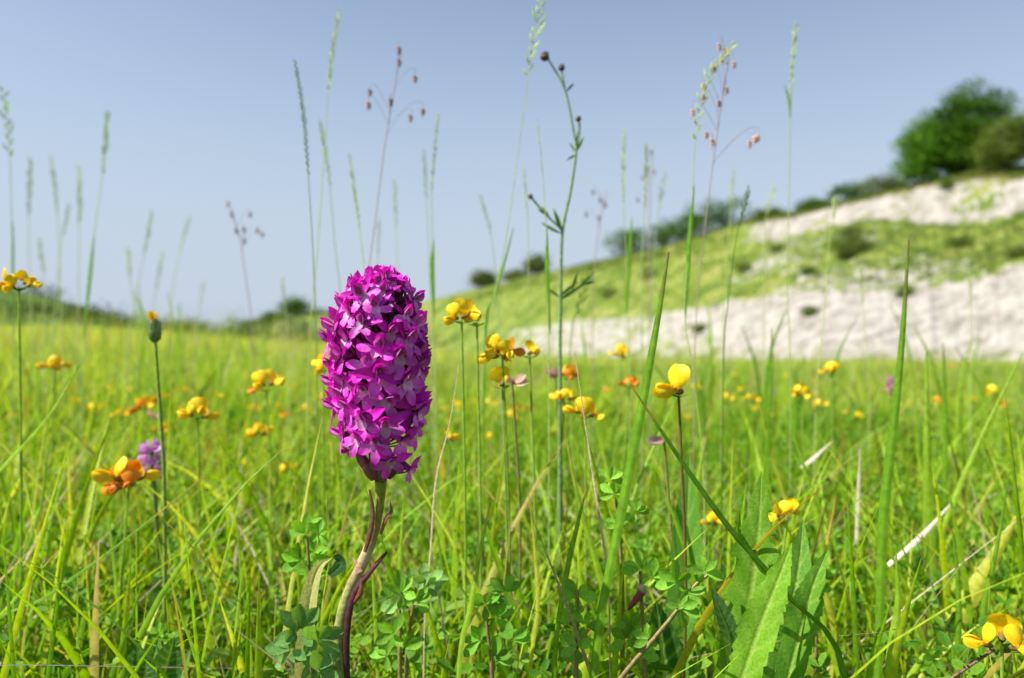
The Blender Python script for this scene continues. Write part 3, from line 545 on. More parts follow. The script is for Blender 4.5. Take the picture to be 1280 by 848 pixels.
def one_mesh(c):
    mb = MB(); c0, c1 = (YC0, YC1) if c == 'Y' else (OC0, OC1); mb.petal((.002, 0, .0005), (.4, 0, 1), (1, 0, -.3), .0085, .011, 1.1, .45, -.3, -.25, c0, c1, 4, 4)
    mb.petal((.0018, -.0008, 0), (1, -.2, .05), (.1, -1, .5), .009, .006, 1.2, .5, -.2, -.4, c0, c1, 4, 3); mb.petal((.0018, .0008, 0), (1, .2, .05), (.1, 1, .5), .009, .006, 1.2, .5, -.2, -.4, c0, c1, 4, 3); return mb.mesh('flower')
FARF = {c: one_mesh(c) for c in 'YO'}
def trefoil(px, py, d, cols, label, size=1.0, far=False, group=None, lean=0., ang0=None, bottom=None, stemc=(.34, .48, .08)):
    head = P(px, py, d); gx = head.x + lean; gz = float(terrain(gx, d)); t = thing('trefoil_flower_head', (gx, d, gz), label, 'flower', group); o0 = Vector((gx, d, gz)); hp = head - o0
    if hp.z < .012: hp.z = .012
    mb = MB(); top = hp + Vector((0, .001, -.004 * size)); pts = spline([(0, 0, 0), top * .5 + Vector((random.uniform(-.006, .006), 0, 0)), top], 8)
    mb.tube(pts, [.0006] * 6 + [.0006, .0005], stemc, 6)
    if not far:
        for q in range(3):
            a = random.uniform(0, 6.28); mb.petal(top - Vector((0, 0, .002)), (math.cos(a), math.sin(a), .2), (0, 0, 1), .006, .003, 1, .8, .1, .2, (.08, .18, .03), (.12, .25, .04), 4, 2)
    mb.build('stem', M_GRASS, t)
    cols = cols + random.choice(cols) if (len(cols) > 1 and not far) else cols
    n = len(cols); a0 = random.uniform(0, 6.28) if ang0 is None else ang0
    for k, c in enumerate(cols):
        a = a0 + k * 2 * PI / max(n, 1) * (1 if n > 2 else .55) + random.uniform(-.45, .45); r_ = .0035 * size if n > 1 else 0
        d_ = Vector((math.cos(a), math.sin(a), random.uniform(-.15, .6))); s_ = size * .84 * random.uniform(.75, 1.12)
        y_ = Vector((0, 0, 1)).cross(d_).normalized(); z_ = d_.normalized().cross(y_); M = Matrix((d_.normalized(), y_, z_)).transposed().to_4x4()
        M = Matrix.Translation(top + d_ * r_ + Vector((0, 0, random.uniform(-.0015, .002)))) @ M @ Matrix.Rotation(random.uniform(-.35, .35), 4, 'X') @ Matrix.Diagonal((s_, s_, s_, 1))
        if far: f = link('flower', FARF[c], M_YEL, t); f.matrix_local = M; continue
        A, B, CS = random.choice(LOT[c]); f = link('flower', A, M_YEL, t); f.matrix_local = M
        link('standard_petal', B, M_YEL, f)
        for m in CS: link('wing_petal', m, M_YEL, f)
    return t
random.seed(5)
for a in ((22, 348, .36, 'YYY', 'yellow flower head highest at the far left against the sky'), (68, 452, .55, 'YYY', 'yellow flower head at the left below the bright head on the skyline'),
    (180, 502, .62, 'OOY', 'orange flower cluster below the yellow budded stem'), (160, 592, .36, 'OYOY', 'large orange and yellow flower cluster at the left in front of the pale orchid', 1.25),
    (246, 511, .42, 'YYYY', 'flat yellow flower head between the orange clusters at left'), (332, 476, .44, 'YYO', 'yellow flower head with an orange floret on its right side', 1.1),
    (325, 537, .62, 'YYY', 'yellow flower head directly below the yellow and orange one'), (358, 584, .62, 'YY', 'small two flowered yellow head left of the orchid stem', .9),
    (404, 452, .40, 'YY', 'yellow flower partly hidden behind the left edge of the orchid head'), (577, 388, .33, 'YY', 'yellow flower pair topmost right of the orchid against the hill'),
    (596, 393, .34, 'Y', 'single yellow flower touching the topmost pair from the right', .9), (628, 432, .34, 'YYYO', 'tallest many flowered yellow head of the group right of the orchid'),
    (662, 434, .36, 'Y', 'yellow flower close right of the many flowered head', .9), (628, 470, .34, 'Y', 'single rounded yellow flower under the many flowered head'),
    (560, 541, .45, 'Y', 'single yellow flower just right of the orchid base'), (706, 493, .42, 'YY', 'yellow flower with orange shade left of the thin straw stalk', .9), (732, 509, .38, 'YYY', 'bright yellow flower head crossed by the thin straw stalk'),
    (711, 465, .46, 'OY', 'orange flower above the head crossed by the straw stalk', .8), (777, 437, .60, 'YY', 'small yellow head seen against the chalk slope foot'), (787, 476, .5, 'OO', 'orange flower where the two green blades cross', .8),
    (1002, 486, .55, 'YYY', 'yellow head in the right middle of the meadow below the chalk'), (1040, 461, .62, 'YY', 'yellow head at the meadow edge right of the right middle head'),
    (985, 636, .33, 'YY', 'yellow flower beside the tip of the toothed leaves', .85), (892, 647, .42, 'YY', 'small yellow flower behind the crossing green blade', .7), (1255, 792, .245, 'YY', 'large yellow flower in the lower right corner', 1.15),
    (203, 536, .6, 'YY', 'small pale yellow head behind the budded stem', .8), (425, 420, .7, 'Y', 'yellow flower hidden behind the orchid spike'), (150, 517, .75, 'YY', 'yellow head left of the orange cluster', .9), (940, 497, .7, 'YY', 'yellow head left of the pair of right middle heads', .8)):
    trefoil(*a)
# single big flower, seen from the side, in sharp focus
fl = trefoil(849, 474, .30, 'Y', 'large single round yellow flower standing against the chalk slope', 1.35, ang0=-PI / 2 - .9, lean=-.004, stemc=(.22, .16, .05))
# small distant heads
random.seed(77); FARL = 'small distant yellow flower head dotted in the meadow grass'; n_far = 0
far_px = [(240, 545), (265, 536), (275, 570), (303, 578), (300, 545), (263, 436), (278, 449), (284, 454), (306, 446), (236, 473), (262, 480), (228, 485), (388, 425), (396, 470), (405, 495), (135, 516), (212, 519), (384, 508), (545, 475), (572, 470), (640, 520), (695, 540), (757, 487), (870, 482), (915, 465), (950, 468), (930, 485), (1018, 492), (1090, 478), (1172, 500), (1215, 498), (1130, 505), (1060, 512), (1240, 490), (1265, 470), (985, 470), (860, 520), (1025, 505), (555, 510), (590, 500), (615, 545), (350, 520), (335, 505), (60, 480), (30, 500), (95, 500), (110, 530), (70, 520), (15, 520), (190, 470), (215, 460), (150, 450), (100, 440), (160, 430), (340, 440), (365, 455), (350, 470), (320, 455)]
for k, (px, py) in enumerate(far_px + [(random.uniform(20, 1270), random.uniform(455, 520)) for _ in range(60)]):
    d = random.uniform(.75, 1.5) if py > 480 else random.uniform(1.6, 3.6)
    trefoil(px, py, d, random.choice(['Y', 'YY', 'YYY', 'YY', 'OY']), FARL, random.uniform(.7, .95), True, 'distant yellow meadow flowers')

# pink flowers behind
def pink_spike(px, py, d, hpx, wpx, n, label, col):
    hd = P(px, py, d); gz = float(terrain(hd.x, d)); t = thing('pink_flower_spike', (hd.x, d, gz), label, 'flower'); z = hd.z - gz; h_ = hpx / FX * d; r_ = wpx / FX * d / 2
    mb = MB(); mb.tube(spline([(0, 0, 0), (.004, 0, z * .5), (0, 0, z + h_ * .3)], 7), .0012, (.12, .18, .04), 6); mb.build('stem', M_STEM, t)
    for k in range(n):
        u = (k + .5) / n; a = k * 2.4; rr = r_ * .7 * math.sin(PI * (.15 + .75 * u)) ** .7; m = MB()
        dd = Vector((math.cos(a), math.sin(a), .3)); p = Vector((0, 0, z - h_ / 2 + h_ * u)) + dd * rr * .6
        for q in (-.9, 0, .9): m.petal(p, dd + Vector((-math.sin(a) * q, math.cos(a) * q, -.5 + .4 * abs(q))), (math.cos(a), math.sin(a), .6), r_ * .75, r_ * .42, 1.1, .6, .1, .2, col, col, 4, 2)
        m.petal(p, dd * .5 + Vector((0, 0, .8)), dd, r_ * .6, r_ * .4, 1, .7, -.3, .2, col, col, 4, 2); m.build('floret', M_PINK, t)
pink_spike(190, 578, .42, 44, 32, 22, 'pale lilac orchid spike out of focus behind the orange cluster', (.62, .30, .60))
pink_spike(1114, 484, .9, 24, 13, 14, 'small bright pink flower spike in the right of the meadow', (.70, .16, .55))
pink_spike(867, 481, 1.4, 12, 8, 7, 'tiny pink flower right of the large single yellow flower', (.66, .26, .55))
pink_spike(966, 490, 1.4, 12, 8, 7, 'tiny pink flower left of the right middle yellow head', (.66, .26, .55))

# ------------------------------------------------------------------ single grass blades the photo picks out
def world_path(path, d, d2=None, lie=False):
    d2 = d if d2 is None else d2; n_ = len(path); q = [P(a_, b_, d + (d2 - d) * k / (n_ - 1)) for k, (a_, b_) in enumerate(path)]
    e = q[-1]; g_ = float(terrain(e.x, e.y))
    if e.z > g_ + .012 and not lie: q.append(Vector((e.x + (e.x - q[-2].x) * .3, e.y + .004, g_)))
    return q
G1 = (.15, .31, .018); G2 = (.27, .43, .03); G3 = (.09, .22, .018); GY = (.44, .45, .05); TAN = (.52, .40, .27)
def blade_thing(path, wpx, d, col, label, tip=None, d2=None, face=(1, -.35, 0), twist=.6, mat=None, cat='grass blade', ntip=1, name='grass_blade', lie=False):
    wpx *= .78; q = world_path(path, d, d2, lie); N_ = 26; pts = spline(q, N_); rt = pts[-1].copy(); pts = [p - rt for p in pts]
    wd = [max(wpx / FX * d * min(1, (.10 + 2.1 * (i / N_)) ** .8) * (1 - .35 * max(0, i / N_ - .6)), .0003) for i in range(N_)]
    cols = []
    for i in range(N_):
        c = np.array(col) * (.92 + .16 * random.random())
        if tip is not None and i < ntip: c = np.array(tip)
        elif tip is not None and i < ntip + 3: c = c * .5 + np.array(tip) * .5
        cols.append(tuple(c))
    mb = MB(); mb.blade(pts, wd, face, cols, .4, twist); o = mb.build(name, mat or M_GRASS); o.location = rt; return setp(o, label, cat)
random.seed(3); BR = (.20, .12, .05); OR = (.50, .22, .06)
for a in (([(836, 315), (822, 400), (802, 510), (775, 650), (742, 845)], 17, .25, G1, 'broad upright green blade with brown tip just left of the single yellow flower', BR),
    ([(789, 482), (826, 538), (868, 600), (918, 668), (985, 745), (1058, 850)], 11, .245, G3, 'dark green blade slanting across to the toothed leaves', OR),
    ([(1136, 300), (1128, 420), (1116, 540), (1104, 650), (1099, 800)], 15, .31, G1, 'tall upright green blade below the chalk at right', BR),
    ([(1158, 440), (1159, 560), (1162, 680), (1168, 800)], 17, .42, G2, 'pale straight blade right of the tall upright green blade', None),
    ([(613, 628), (600, 690), (588, 760), (573, 850)], 11, .26, G2, 'green blade with orange tip low in front right of the orchid stem', OR),
    ([(733, 612), (722, 655), (705, 735), (692, 850)], 10, .27, G1, 'short blade with rusty tip left of the tall broad blade', OR),
    ([(708, 548), (722, 620), (744, 700), (770, 800), (775, 860)], 13, .30, G2, 'yellow green blade leaning right behind the rusty tipped blade', (.50, .35, .06)),
    ([(102, 452), (60, 522), (0, 588), (-60, 650)], 12, .36, G2, 'pale green blade slanting down to the left picture edge', None),
    ([(60, 560), (50, 640), (20, 720), (-10, 790)], 13, .38, G1, 'green blade at far left under the slanting pale blade', None),
    ([(250, 600), (150, 680), (60, 745), (-20, 800)], 9, .33, G1, 'long blade slanting low at the left foreground', OR),
    ([(75, 686), (40, 725), (0, 770), (-60, 830)], 9, .30, G2, 'short blade with orange tip in the lower left corner', OR),
    ([(1275, 640), (1240, 700), (1205, 760), (1160, 850)], 28, .36, GY, 'very broad yellowish blade slanting at the right edge', None),
    ([(1279, 440), (1235, 530), (1195, 620), (1170, 700)], 9, .42, G2, 'thin pale blade slanting at the right edge', None),
    ([(1262, 590), (1245, 690), (1230, 760), (1225, 850)], 9, .33, G1, 'narrow green blade standing in front of the very broad blade', None),
    ([(337, 600), (338, 680), (340, 740), (338, 800)], 13, .42, G2, 'pale upright blade left of the orchid leaves', None),
    ([(216, 735), (228, 775), (242, 815), (250, 870)], 10, .28, G2, 'short blade leaning right near the ovate leaves at bottom left', GY),
    ([(303, 715), (298, 760), (292, 850)], 10, .30, G2, 'short straight green blade left of the orchid foot', None),
    ([(410, 617), (405, 680), (390, 760), (385, 840)], 8, .28, G1, 'narrow blade close behind the orchid on its left', BR),
    ([(135, 640), (142, 700), (150, 780), (155, 850)], 12, .36, G2, 'green blade below the large orange cluster', None),
    ([(1035, 560), (1000, 640), (975, 700), (960, 780)], 9, .45, G2, 'blade arching behind the toothed leaves', GY),
    ([(1045, 620), (1030, 720), (1045, 800), (1040, 860)], 12, .34, GY, 'yellow blade right of the toothed leaves', OR),
    ([(990, 540), (1010, 600), (1028, 690), (1030, 800)], 10, .42, G2, 'tall blade leaning left behind the yellow flower at right', None),
    ([(1190, 660), (1198, 740), (1196, 850)], 9, .31, G1, 'narrow blade between the broad yellowish blade and the pale straight blade', None),
    ([(1120, 690), (1122, 760), (1110, 850)], 12, .27, G2, 'short wide blade low at the right foreground', None),
    ([(880, 560), (870, 620), (868, 700), (862, 850)], 15, .36, G2, 'wide pale blade behind the trefoil shoot', None),
    ([(948, 500), (962, 560), (980, 620), (1000, 690)], 6, .5, GY, 'thin yellowish stalk left of the right middle flowers', None),
    ([(505, 620), (500, 700), (497, 780), (492, 850)], 12, .33, G2, 'bright upright blade right of the orchid stem', None),
    ([(465, 700), (468, 760), (472, 850)], 9, .30, G2, 'short blade close behind the bend of the orchid stem', OR),
    ([(660, 610), (668, 680), (672, 760), (662, 850)], 8, .30, GY, 'yellow thin blade right of the straw stalk in front', OR),
    ([(545, 100 + 555), (552, 720), (540, 800), (535, 860)], 9, .36, G1, 'green blade behind the bent straw stalk', None)):
    blade_thing(*a[:5], tip=a[5])
for a in (([(718, 440), (730, 520), (742, 600), (757, 700), (762, 780)], 4.5, .27, TAN, 'thin straw stalk leaning left of the tall broad blade'),
    ([(574, 455), (562, 530), (545, 600), (538, 690), (530, 800)], 4.5, .30, TAN, 'bent pale straw stalk right of the orchid'),
    ([(1190, 628), (1160, 662), (1130, 690), (1108, 708)], 9, .40, (.7, .6, .52), 'whitish dead stalk lying slanted at right'),
    ([(1040, 552), (1015, 575), (1000, 585)], 7, .5, (.6, .5, .42), 'short pale dead stalk in the grass right of the flower'),
    ([(1075, 560), (1073, 620), (1070, 680)], 7, .42, (.62, .54, .40), 'pale upright dead stalk left of the tall upright green blade'),
    ([(296, 680), (294, 700), (292, 730)], 8, .42, (.55, .42, .36), 'stubby pale dead stalk left of the pale upright blade')):
    blade_thing(a[0], a[1] * .9, a[2], a[3], a[4], mat=M_DRY, cat='straw', name='straw_stalk', lie=a[1] >= 7)

# ------------------------------------------------------------------ tall flowering grasses against the sky
def spikelet_head(mb, pts, wd, col, n, open_=.35):
    for k in range(n):
        u = k / n * (len(pts) - 1); j = min(int(u), len(pts) - 2); p = pts[j].lerp(pts[j + 1], u - j); t = (pts[j] - pts[j + 1]).normalized(); sd_ = Vector((1, 0, 0)) * (1 if k % 2 else -1) + Vector((0, random.uniform(-.8, .8), 0))
        f = math.sin(PI * (.06 + .86 * k / n)) * random.uniform(.55, 1.15); L = wd * (1.5 + random.random() * 1.1) * (.45 + .7 * f)
        mb.blob(p + sd_ * wd * .12, wd * .20, L, t + sd_ * open_ * random.uniform(.6, 1.2), tuple(np.array(col) * random.uniform(.8, 1.15)), 5, 3)
def tall_grass(path, d, headpx, wpx, col, label, kind='spike', leaf=None, sw=1.5, cat='tall grass'):
    q = world_path(path, d); rt = q[-1]; t = thing('seeding_stalk', rt, label, cat); q = [p - rt for p in q]; pts = spline(q, 40)
    sr = sw / 2 / FX * d; mb = MB(); mb.tube(pts, [sr * (.5 + .7 * i / 39) for i in range(40)], tuple(np.array(col) * .95), 5); mb.build('stem', M_SEED, t)
    hl = headpx / FX * d; acc = 0; hp = [pts[0]]
    for i in range(1, 40):
        acc += (pts[i] - pts[i - 1]).length; hp.append(pts[i])
        if acc > hl: break
    mb = MB()
    if kind == 'spike': spikelet_head(mb, hp, wpx / FX * d * .60, col, max(8, int(headpx / 3.6)), .28)
    else: spikelet_head(mb, hp, wpx / FX * d * .8, col, max(8, int(headpx / 6)), .5)
    mb.build('seed_head', M_SEED, t)
    if leaf:
        for (lp, lw) in leaf:
            L_ = [P(a_, b_, d) - rt for a_, b_ in lp]; L_ = spline(L_, 14); m = MB(); m.blade(L_, [lw / FX * d * .75 * max(.06, math.sin(PI * (i / 13) ** 1.15) ** .7) for i in range(14)], (1, -.3, 0), [tuple(np.array(G1) * 1.1)] * 14, .4, .4); m.build('leaf', M_GRASS, t)
    return t
random.seed(21); PG = (.58, .66, .44); YG = (.64, .72, .36); DGr = (.34, .48, .16)
for a in (([(5, 115), (12, 190), (15, 290), (17, 400), (16, 520)], .75, 85, 9, PG, 'open seed head of the grass nearest the left edge of the sky', 'open', [([(16, 275), (16, 330), (15, 400)], 8)]),
    ([(134, 142), (128, 220), (115, 320), (103, 480)], .8, 75, 9, PG, 'tallest grass with narrow drooping head in the left sky', 'spike', [([(118, 290), (112, 350), (104, 430)], 10)]),
    ([(38, 200), (36, 280), (38, 370), (44, 470)], 1.3, 70, 8, PG, 'faint narrow grass head second from the left edge', 'spike'),
    ([(64, 198), (72, 270), (75, 350), (78, 450)], 1.4, 70, 7, PG, 'faint grass head leaning left above the yellow flower', 'spike'),
    ([(99, 212), (99, 290), (98, 380), (97, 460)], 1.3, 70, 8, PG, 'faint straight grass head just left of the tallest left grass', 'spike'),
    ([(86, 258), (76, 310), (70, 380), (66, 450)], 1.5, 40, 7, PG, 'short faint grass head between two straight ones at left', 'spike'),
    ([(190, 265), (180, 320), (168, 380), (160, 450)], 1.3, 55, 7, PG, 'faint grass leaning right above the yellow bud', 'spike'),
    ([(160, 310), (163, 350), (170, 400), (172, 450)], 1.5, 40, 7, YG, 'short pale grass head left of the yellow bud', 'spike'),
    ([(238, 270), (226, 310), (215, 370), (212, 440)], 1.7, 45, 6, PG, 'very faint grass head curving right of the yellow bud', 'spike'),
    ([(203, 318), (194, 370), (186, 440)], 1.7, 45, 6, PG, 'very faint low grass head directly above the yellow bud', 'spike'),
    ([(254, 355), (247, 400), (244, 450)], 2, 28, 6, PG, 'tiny faint grass head right of the bud near the far hill', 'spike'),
    ([(49, 300), (55, 350), (56, 430)], 1.6, 45, 7, PG, 'faint grass head low beside the dark hill', 'spike'),
    ([(369, 78), (380, 150), (386, 230), (392, 330), (396, 470)], .42, 145, 7, DGr, 'dark slender grass head leaning left of the orchid', 'spike'),
    ([(424, 15), (413, 85), (407, 170), (398, 300), (385, 470)], .50, 100, 8, YG, 'tall pale grass reaching near the top left of the orchid', 'spike'),
    ([(400, 152), (410, 210), (418, 300), (428, 420)], .55, 80, 7, YG, 'pale grass head crossing between the dark one and the orchid', 'spike'),
    ([(437, 195), (446, 260), (455, 330), (466, 430)], .50, 90, 7, YG, 'curved pale grass rising just above the orchid head', 'spike'),
    ([(548, 143), (540, 230), (541, 310), (541, 370), (545, 500)], .50, 100, 6, YG, 'slender pale grass right above the orchid shoulder', 'spike', [([(542, 300), (540, 340), (543, 400)], 10)]),
    ([(530, 190), (533, 250), (537, 330), (541, 450)], .7, 60, 6, PG, 'faint narrow grass head touching the slender pale one', 'spike'),
    ([(493, 228), (495, 280), (498, 360), (500, 420)], .9, 55, 6, YG, 'short faint grass head directly above the orchid', 'spike'),
    ([(474, 275), (472, 330), (470, 400)], 1.0, 45, 6, PG, 'dim low grass head behind the quaking grass stem', 'spike'),
    ([(353, 350), (356, 380), (360, 430)], .9, 30, 6, YG, 'short pale grass head beside the round far tree', 'spike'),
    ([(678, -8), (664, 70), (652, 160), (634, 290), (615, 390), (600, 520)], .42, 105, 10, YG, 'tall arching grass with loose head leaving the top of the picture', 'open'),
    ([(672, 150), (680, 240), (684, 330), (686, 470)], .40, 70, 3, YG, 'thin pale grass stalk left of the knapweed stem', 'spike', [([(684, 285), (684, 340), (688, 420)], 8)]),
    ([(655, 212), (660, 280), (661, 370), (664, 470)], .55, 60, 5, YG, 'narrow grass head low left of the knapweed plant', 'spike'),
    ([(600, 245), (613, 290), (620, 350), (626, 450)], .7, 50, 6, PG, 'faint curved grass head above the far trees', 'spike'),
    ([(780, 165), (779, 240), (783, 320), (787, 470)], .55, 85, 7, YG, 'straight pale grass head in the middle of the right sky', 'spike', [([(790, 270), (786, 330), (782, 400)], 8)]),
    ([(808, 182), (807, 240), (802, 330), (802, 470)], .6, 80, 8, PG, 'grass head just right of the straight pale one', 'spike'),
    ([(832, 218), (824, 260), (817, 330), (812, 450)], .8, 45, 6, PG, 'small bent grass head right of the pair', 'open'),
    ([(916, 58), (884, 100), (870, 170), (864, 280), (856, 390), (868, 480), (880, 620)], .38, 130, 9, YG, 'tall bowed grass with pink spikelets around its head', 'open', [([(868, 230), (862, 300), (857, 400)], 8)]),
    ([(995, 32), (989, 110), (987, 220), (984, 350), (988, 480)], .50, 90, 8, YG, 'tallest straight grass over the chalk hill', 'spike', [([(980, 105), (986, 125), (988, 150)], 4)]),
    ([(1046, 248), (1036, 310), (1030, 400), (1020, 500)], .55, 30, 9, YG, 'short headed grass right of the tallest over the hill', 'spike'),
    ([(936, 238), (920, 300), (910, 380), (904, 470)], .42, 45, 9, G1, 'sturdy green grass with pointed tip left of the chalk face', 'spike'),
    ([(917, 215), (913, 270), (908, 340), (903, 440)], .7, 45, 7, YG, 'faint grass head behind the sturdy pointed one', 'spike'),
    ([(968, 235), (958, 270), (955, 330), (955, 450)], .9, 35, 6, YG, 'small faint arching grass head by the upper chalk edge', 'open'),
    ([(1212, 335), (1214, 380), (1214, 470)], .8, 50, 6, YG, 'low grass head in front of the lower chalk at right', 'spike'),
    ([(1076, 330), (1080, 400), (1086, 480)], .8, 50, 7, YG, 'low grass head in front of the hillside bush', 'spike'),
    ([(740, 340), (724, 380), (712, 450)], .6, 60, 8, G1, 'leafy green grass tuft in front of the hill slope', 'open')):
    tall_grass(*a)
for a in (([(642, 285), (630, 330), (618, 370), (606, 440)], 7, .45, G1, 'dark pointed blade leaning right above the topmost yellow pair'),
          ([(965, 410), (964, 470), (960, 540)], 7, .5, G1, 'dark reddish green blade standing in front of the chalk foot')):
    blade_thing(*a, tip=BR)
for k in range(34):   # thinner leaves rising through the skyline on the left
    random.seed(900 + k); px = random.uniform(-10, 330); d = random.uniform(.8, 2.2); tp = random.uniform(335, 440) + px * .06; ln = random.uniform(-45, 45)
    o = blade_thing([(px + ln, tp), (px + ln * .4, tp + 60), (px, tp + 150)], random.uniform(4, 9), d, random.choice([G1, G2, G2]), 'blurred thin green grass leaf standing up on the left skyline', cat='grass blade'); o['group'] = 'blurred grass leaves on the left skyline'
for k in range(20):
    random.seed(1300 + k); px = random.uniform(620, 1290); d = random.uniform(.5, 1.3); tp = random.uniform(370, 485); ln = random.uniform(-50, 50)
    o = blade_thing([(px + ln, tp), (px + ln * .3, tp + 60), (px, tp + 160)], random.uniform(4, 8), d, random.choice([G1, G2, G3]), 'blurred green grass leaf standing in front of the chalk slope foot', tip=random.choice([None, None, BR]), cat='grass blade'); o['group'] = 'blurred grass leaves in front of the slope'

# quaking grass: hair-thin stems with hanging heart-shaped spikelets
def quaking(path, d, spk, label, r_px=4.2, col=(.46, .27, .22), faint=1):
    q = world_path(path, d); rt = q[-1]; t = thing('quaking_stalk', rt, label, 'quaking grass'); pts = spline([p - rt for p in q], 26)
    mb = MB(); mb.tube(pts, [.00026 * d / .4] * 26, (.42, .28, .24), 5)
    for (a_, b_) in spk:
        s_ = P(a_, b_, d + random.uniform(-.01, .01)) - rt; above = [p for p in pts if p.z < s_.z + .1]; j = min(range(26), key=lambda i: abs(pts[i].z - (s_.z - .012)) + abs(pts[i].x - s_.x) * .2)
        kx = s_ + Vector((0, 0, .006)); mb.tube(spline([pts[j], pts[j].lerp(kx, .6) + Vector((0, 0, .004)), kx, s_], 8), .00009 * d / .4, (.4, .3, .28), 4)
    mb.build('stem', M_STEM, t)
    for (a_, b_) in spk:
        s_ = P(a_, b_, d) - rt; rr = r_px / FX * d; m = MB(); c = tuple(np.array(col) * random.uniform(.8, 1.3)); ti = random.uniform(-.5, .5)
        for i in range(5):                                # overlapping scales, widest at the top
            m.blob(s_ + Vector((0, 0, rr * (.9 - .45 * i))), rr * (.85 - .12 * i) * .8, rr * 1.1, (ti + (.55 if i % 2 else -.55), random.uniform(-.3, .3), -.9), c, 6, 3)
        m.build('spikelet', M_PINK, t)
random.seed(8)
quaking([(501, 60), (490, 130), (480, 190), (470, 270), (460, 350), (450, 500)], .5, [(499, 62), (500, 78), (488, 127), (519, 98), (461, 131), (463, 115), (528, 139), (514, 147)], 'quaking grass with brown spikelets above the orchid')
quaking([(288, 262), (300, 300), (306, 340), (314, 400), (318, 480)], .8, [(290, 268), (305, 287), (313, 268), (322, 288), (306, 301), (295, 288), (285, 255), (328, 293)], 'quaking grass with small spikelets in the left centre sky', 3.0, (.46, .32, .32))
quaking([(912, 60), (905, 110), (896, 170), (884, 260), (874, 350), (868, 470)], .42, [(900, 58), (907, 64), (917, 80), (908, 112), (898, 129), (893, 85), (903, 74), (880, 108), (879, 122), (866, 140), (883, 168), (890, 177), (943, 174), (938, 180), (947, 172)], 'quaking grass with many pink spikelets entwined with the bowed grass', 4.0, (.70, .46, .38))
quaking([(758, 238), (748, 290), (742, 350), (740, 450)], .9, [(733, 268), (750, 250), (757, 256), (748, 272), (741, 240)], 'very faint quaking grass right of the knapweed stem', 2.6, (.40, .25, .24))
quaking([(815, 190), (812, 260), (812, 340), (812, 450)], .9, [(814, 190), (818, 215), (803, 222), (797, 250), (826, 245)], 'faint quaking grass between the pale grass heads', 2.4, (.40, .25, .24))

# knapweed-like branching plant
d = .42; rt = P(700, 430, d); rt.z = 0; kp = thing('knapweed_plant', rt, 'branching dark green plant with round brown buds rising right of the arching grass', 'wild flower'); KC = (.18, .28, .11)
def K(a_, b_, dd=0): return P(a_, b_, d + dd) - rt
mb = MB(); mb.tube(spline([K(684, 72), (K(706, 112)), K(717, 165), K(720, 190), K(713, 240), K(703, 290), K(701, 360), K(700, 470), (0, 0, 0)], 50), [.0005 + .0006 * i / 49 for i in range(50)], KC, 7)
mb.tube(spline([K(707, 115), K(704, 100), K(702, 88)], 6), .0005, KC, 6); mb.tube(spline([K(719, 188), K(724, 170), K(723, 152)], 6), .0006, KC, 6); mb.tube(spline([K(702, 287), K(682, 268), K(664, 247)], 8), .0006, KC, 6); mb.build('stem', M_STEM, kp)
for (a_, b_, r_) in ((681, 71, 5.5), (702, 85, 4), (723, 149, 3.4), (663, 246, 3)):
    m = MB(); c = K(a_, b_); rr = r_ / FX * d; m.blob(c + Vector((0, 0, -rr * 1.1)), rr * 1.1, rr * 2.1, (0, 0, 1), (.10, .07, .04), 9, 6)
    for q in range(14): a = q * 2.4; m.blob(c + Vector((math.cos(a) * rr * .6, math.sin(a) * rr * .6, rr * (.1 + .5 * (q % 3) / 2))), rr * .16, rr * .6, (math.cos(a) * .6, math.sin(a) * .6, 1), (.13, .06, .06), 4, 3)
    m.build('flower_bud', M_DRY, kp)
for (x0, y0, x1, y1, w_) in ((708, 115, 722, 98, 3), (720, 190, 730, 170, 4), (720, 192, 712, 176, 4), (719, 190, 726, 152, 4), (719, 194, 709, 200, 3), (702, 290, 689, 262, 5), (702, 288, 694, 255, 4), (701, 292, 676, 282, 5), (688, 276, 680, 258, 4), (682, 268, 672, 262, 4), (702, 290, 707, 268, 4), (700, 370, 722, 352, 4), (700, 375, 735, 352, 5), (715, 362, 722, 340, 4), (725, 358, 742, 342, 4), (728, 356, 745, 352, 4), (700, 372, 683, 360, 4)):
    m = MB(); a_ = K(x0, y0); b_ = K(x1, y1, random.uniform(-.01, .01)); m.petal(a_, b_ - a_, (.3, -1, .3), (b_ - a_).length, w_ / FX * d, .8, .8, random.uniform(-.3, .3), .2, (.07, .17, .04), (.09, .2, .05), 5, 2); m.build('leaf', M_LEAF, kp)

# green bud with yellow tip on a slender stalk
d = .36; rt = P(206, 640, d); rt.z = 0; bp = thing('hawkweed_bud', rt, 'closed green bud with a yellow tip on a slender stalk at left', 'flower bud')
def K(a_, b_, dd=0): return P(a_, b_, d + dd) - rt
mb = MB(); mb.tube(spline([K(194, 425), K(197, 470), K(202, 540), K(206, 640), (0, 0, 0)], 24), [.0007 + .0003 * i / 23 for i in range(24)], (.24, .36, .06), 8); mb.build('stem', M_STEM, bp)
m = MB(); b0 = K(194, 428)
m.tube([b0 + Vector((-.0004 * i * .3, 0, .0018 * i)) for i in range(7)], [.0013, .0026, .0031, .0030, .0026, .0021, .0016], [(.14, .22, .06)] * 5 + [(.14, .18, .05), (.4, .35, .05)], 12)
for q in range(13):
    a = q / 13 * 2 * PI; o_ = b0 + Vector((math.cos(a) * .0024, math.sin(a) * .0024, .001)); m.petal(o_, (-.05 + math.cos(a) * .12, math.sin(a) * .12, 1), (math.cos(a), math.sin(a), 0), .0095, .0016, .8, .6, -.08, .1, (.10, .18, .05), (.20, .26, .08), 5, 2)
m.build('bud_scales', M_STEM, bp); m = MB()
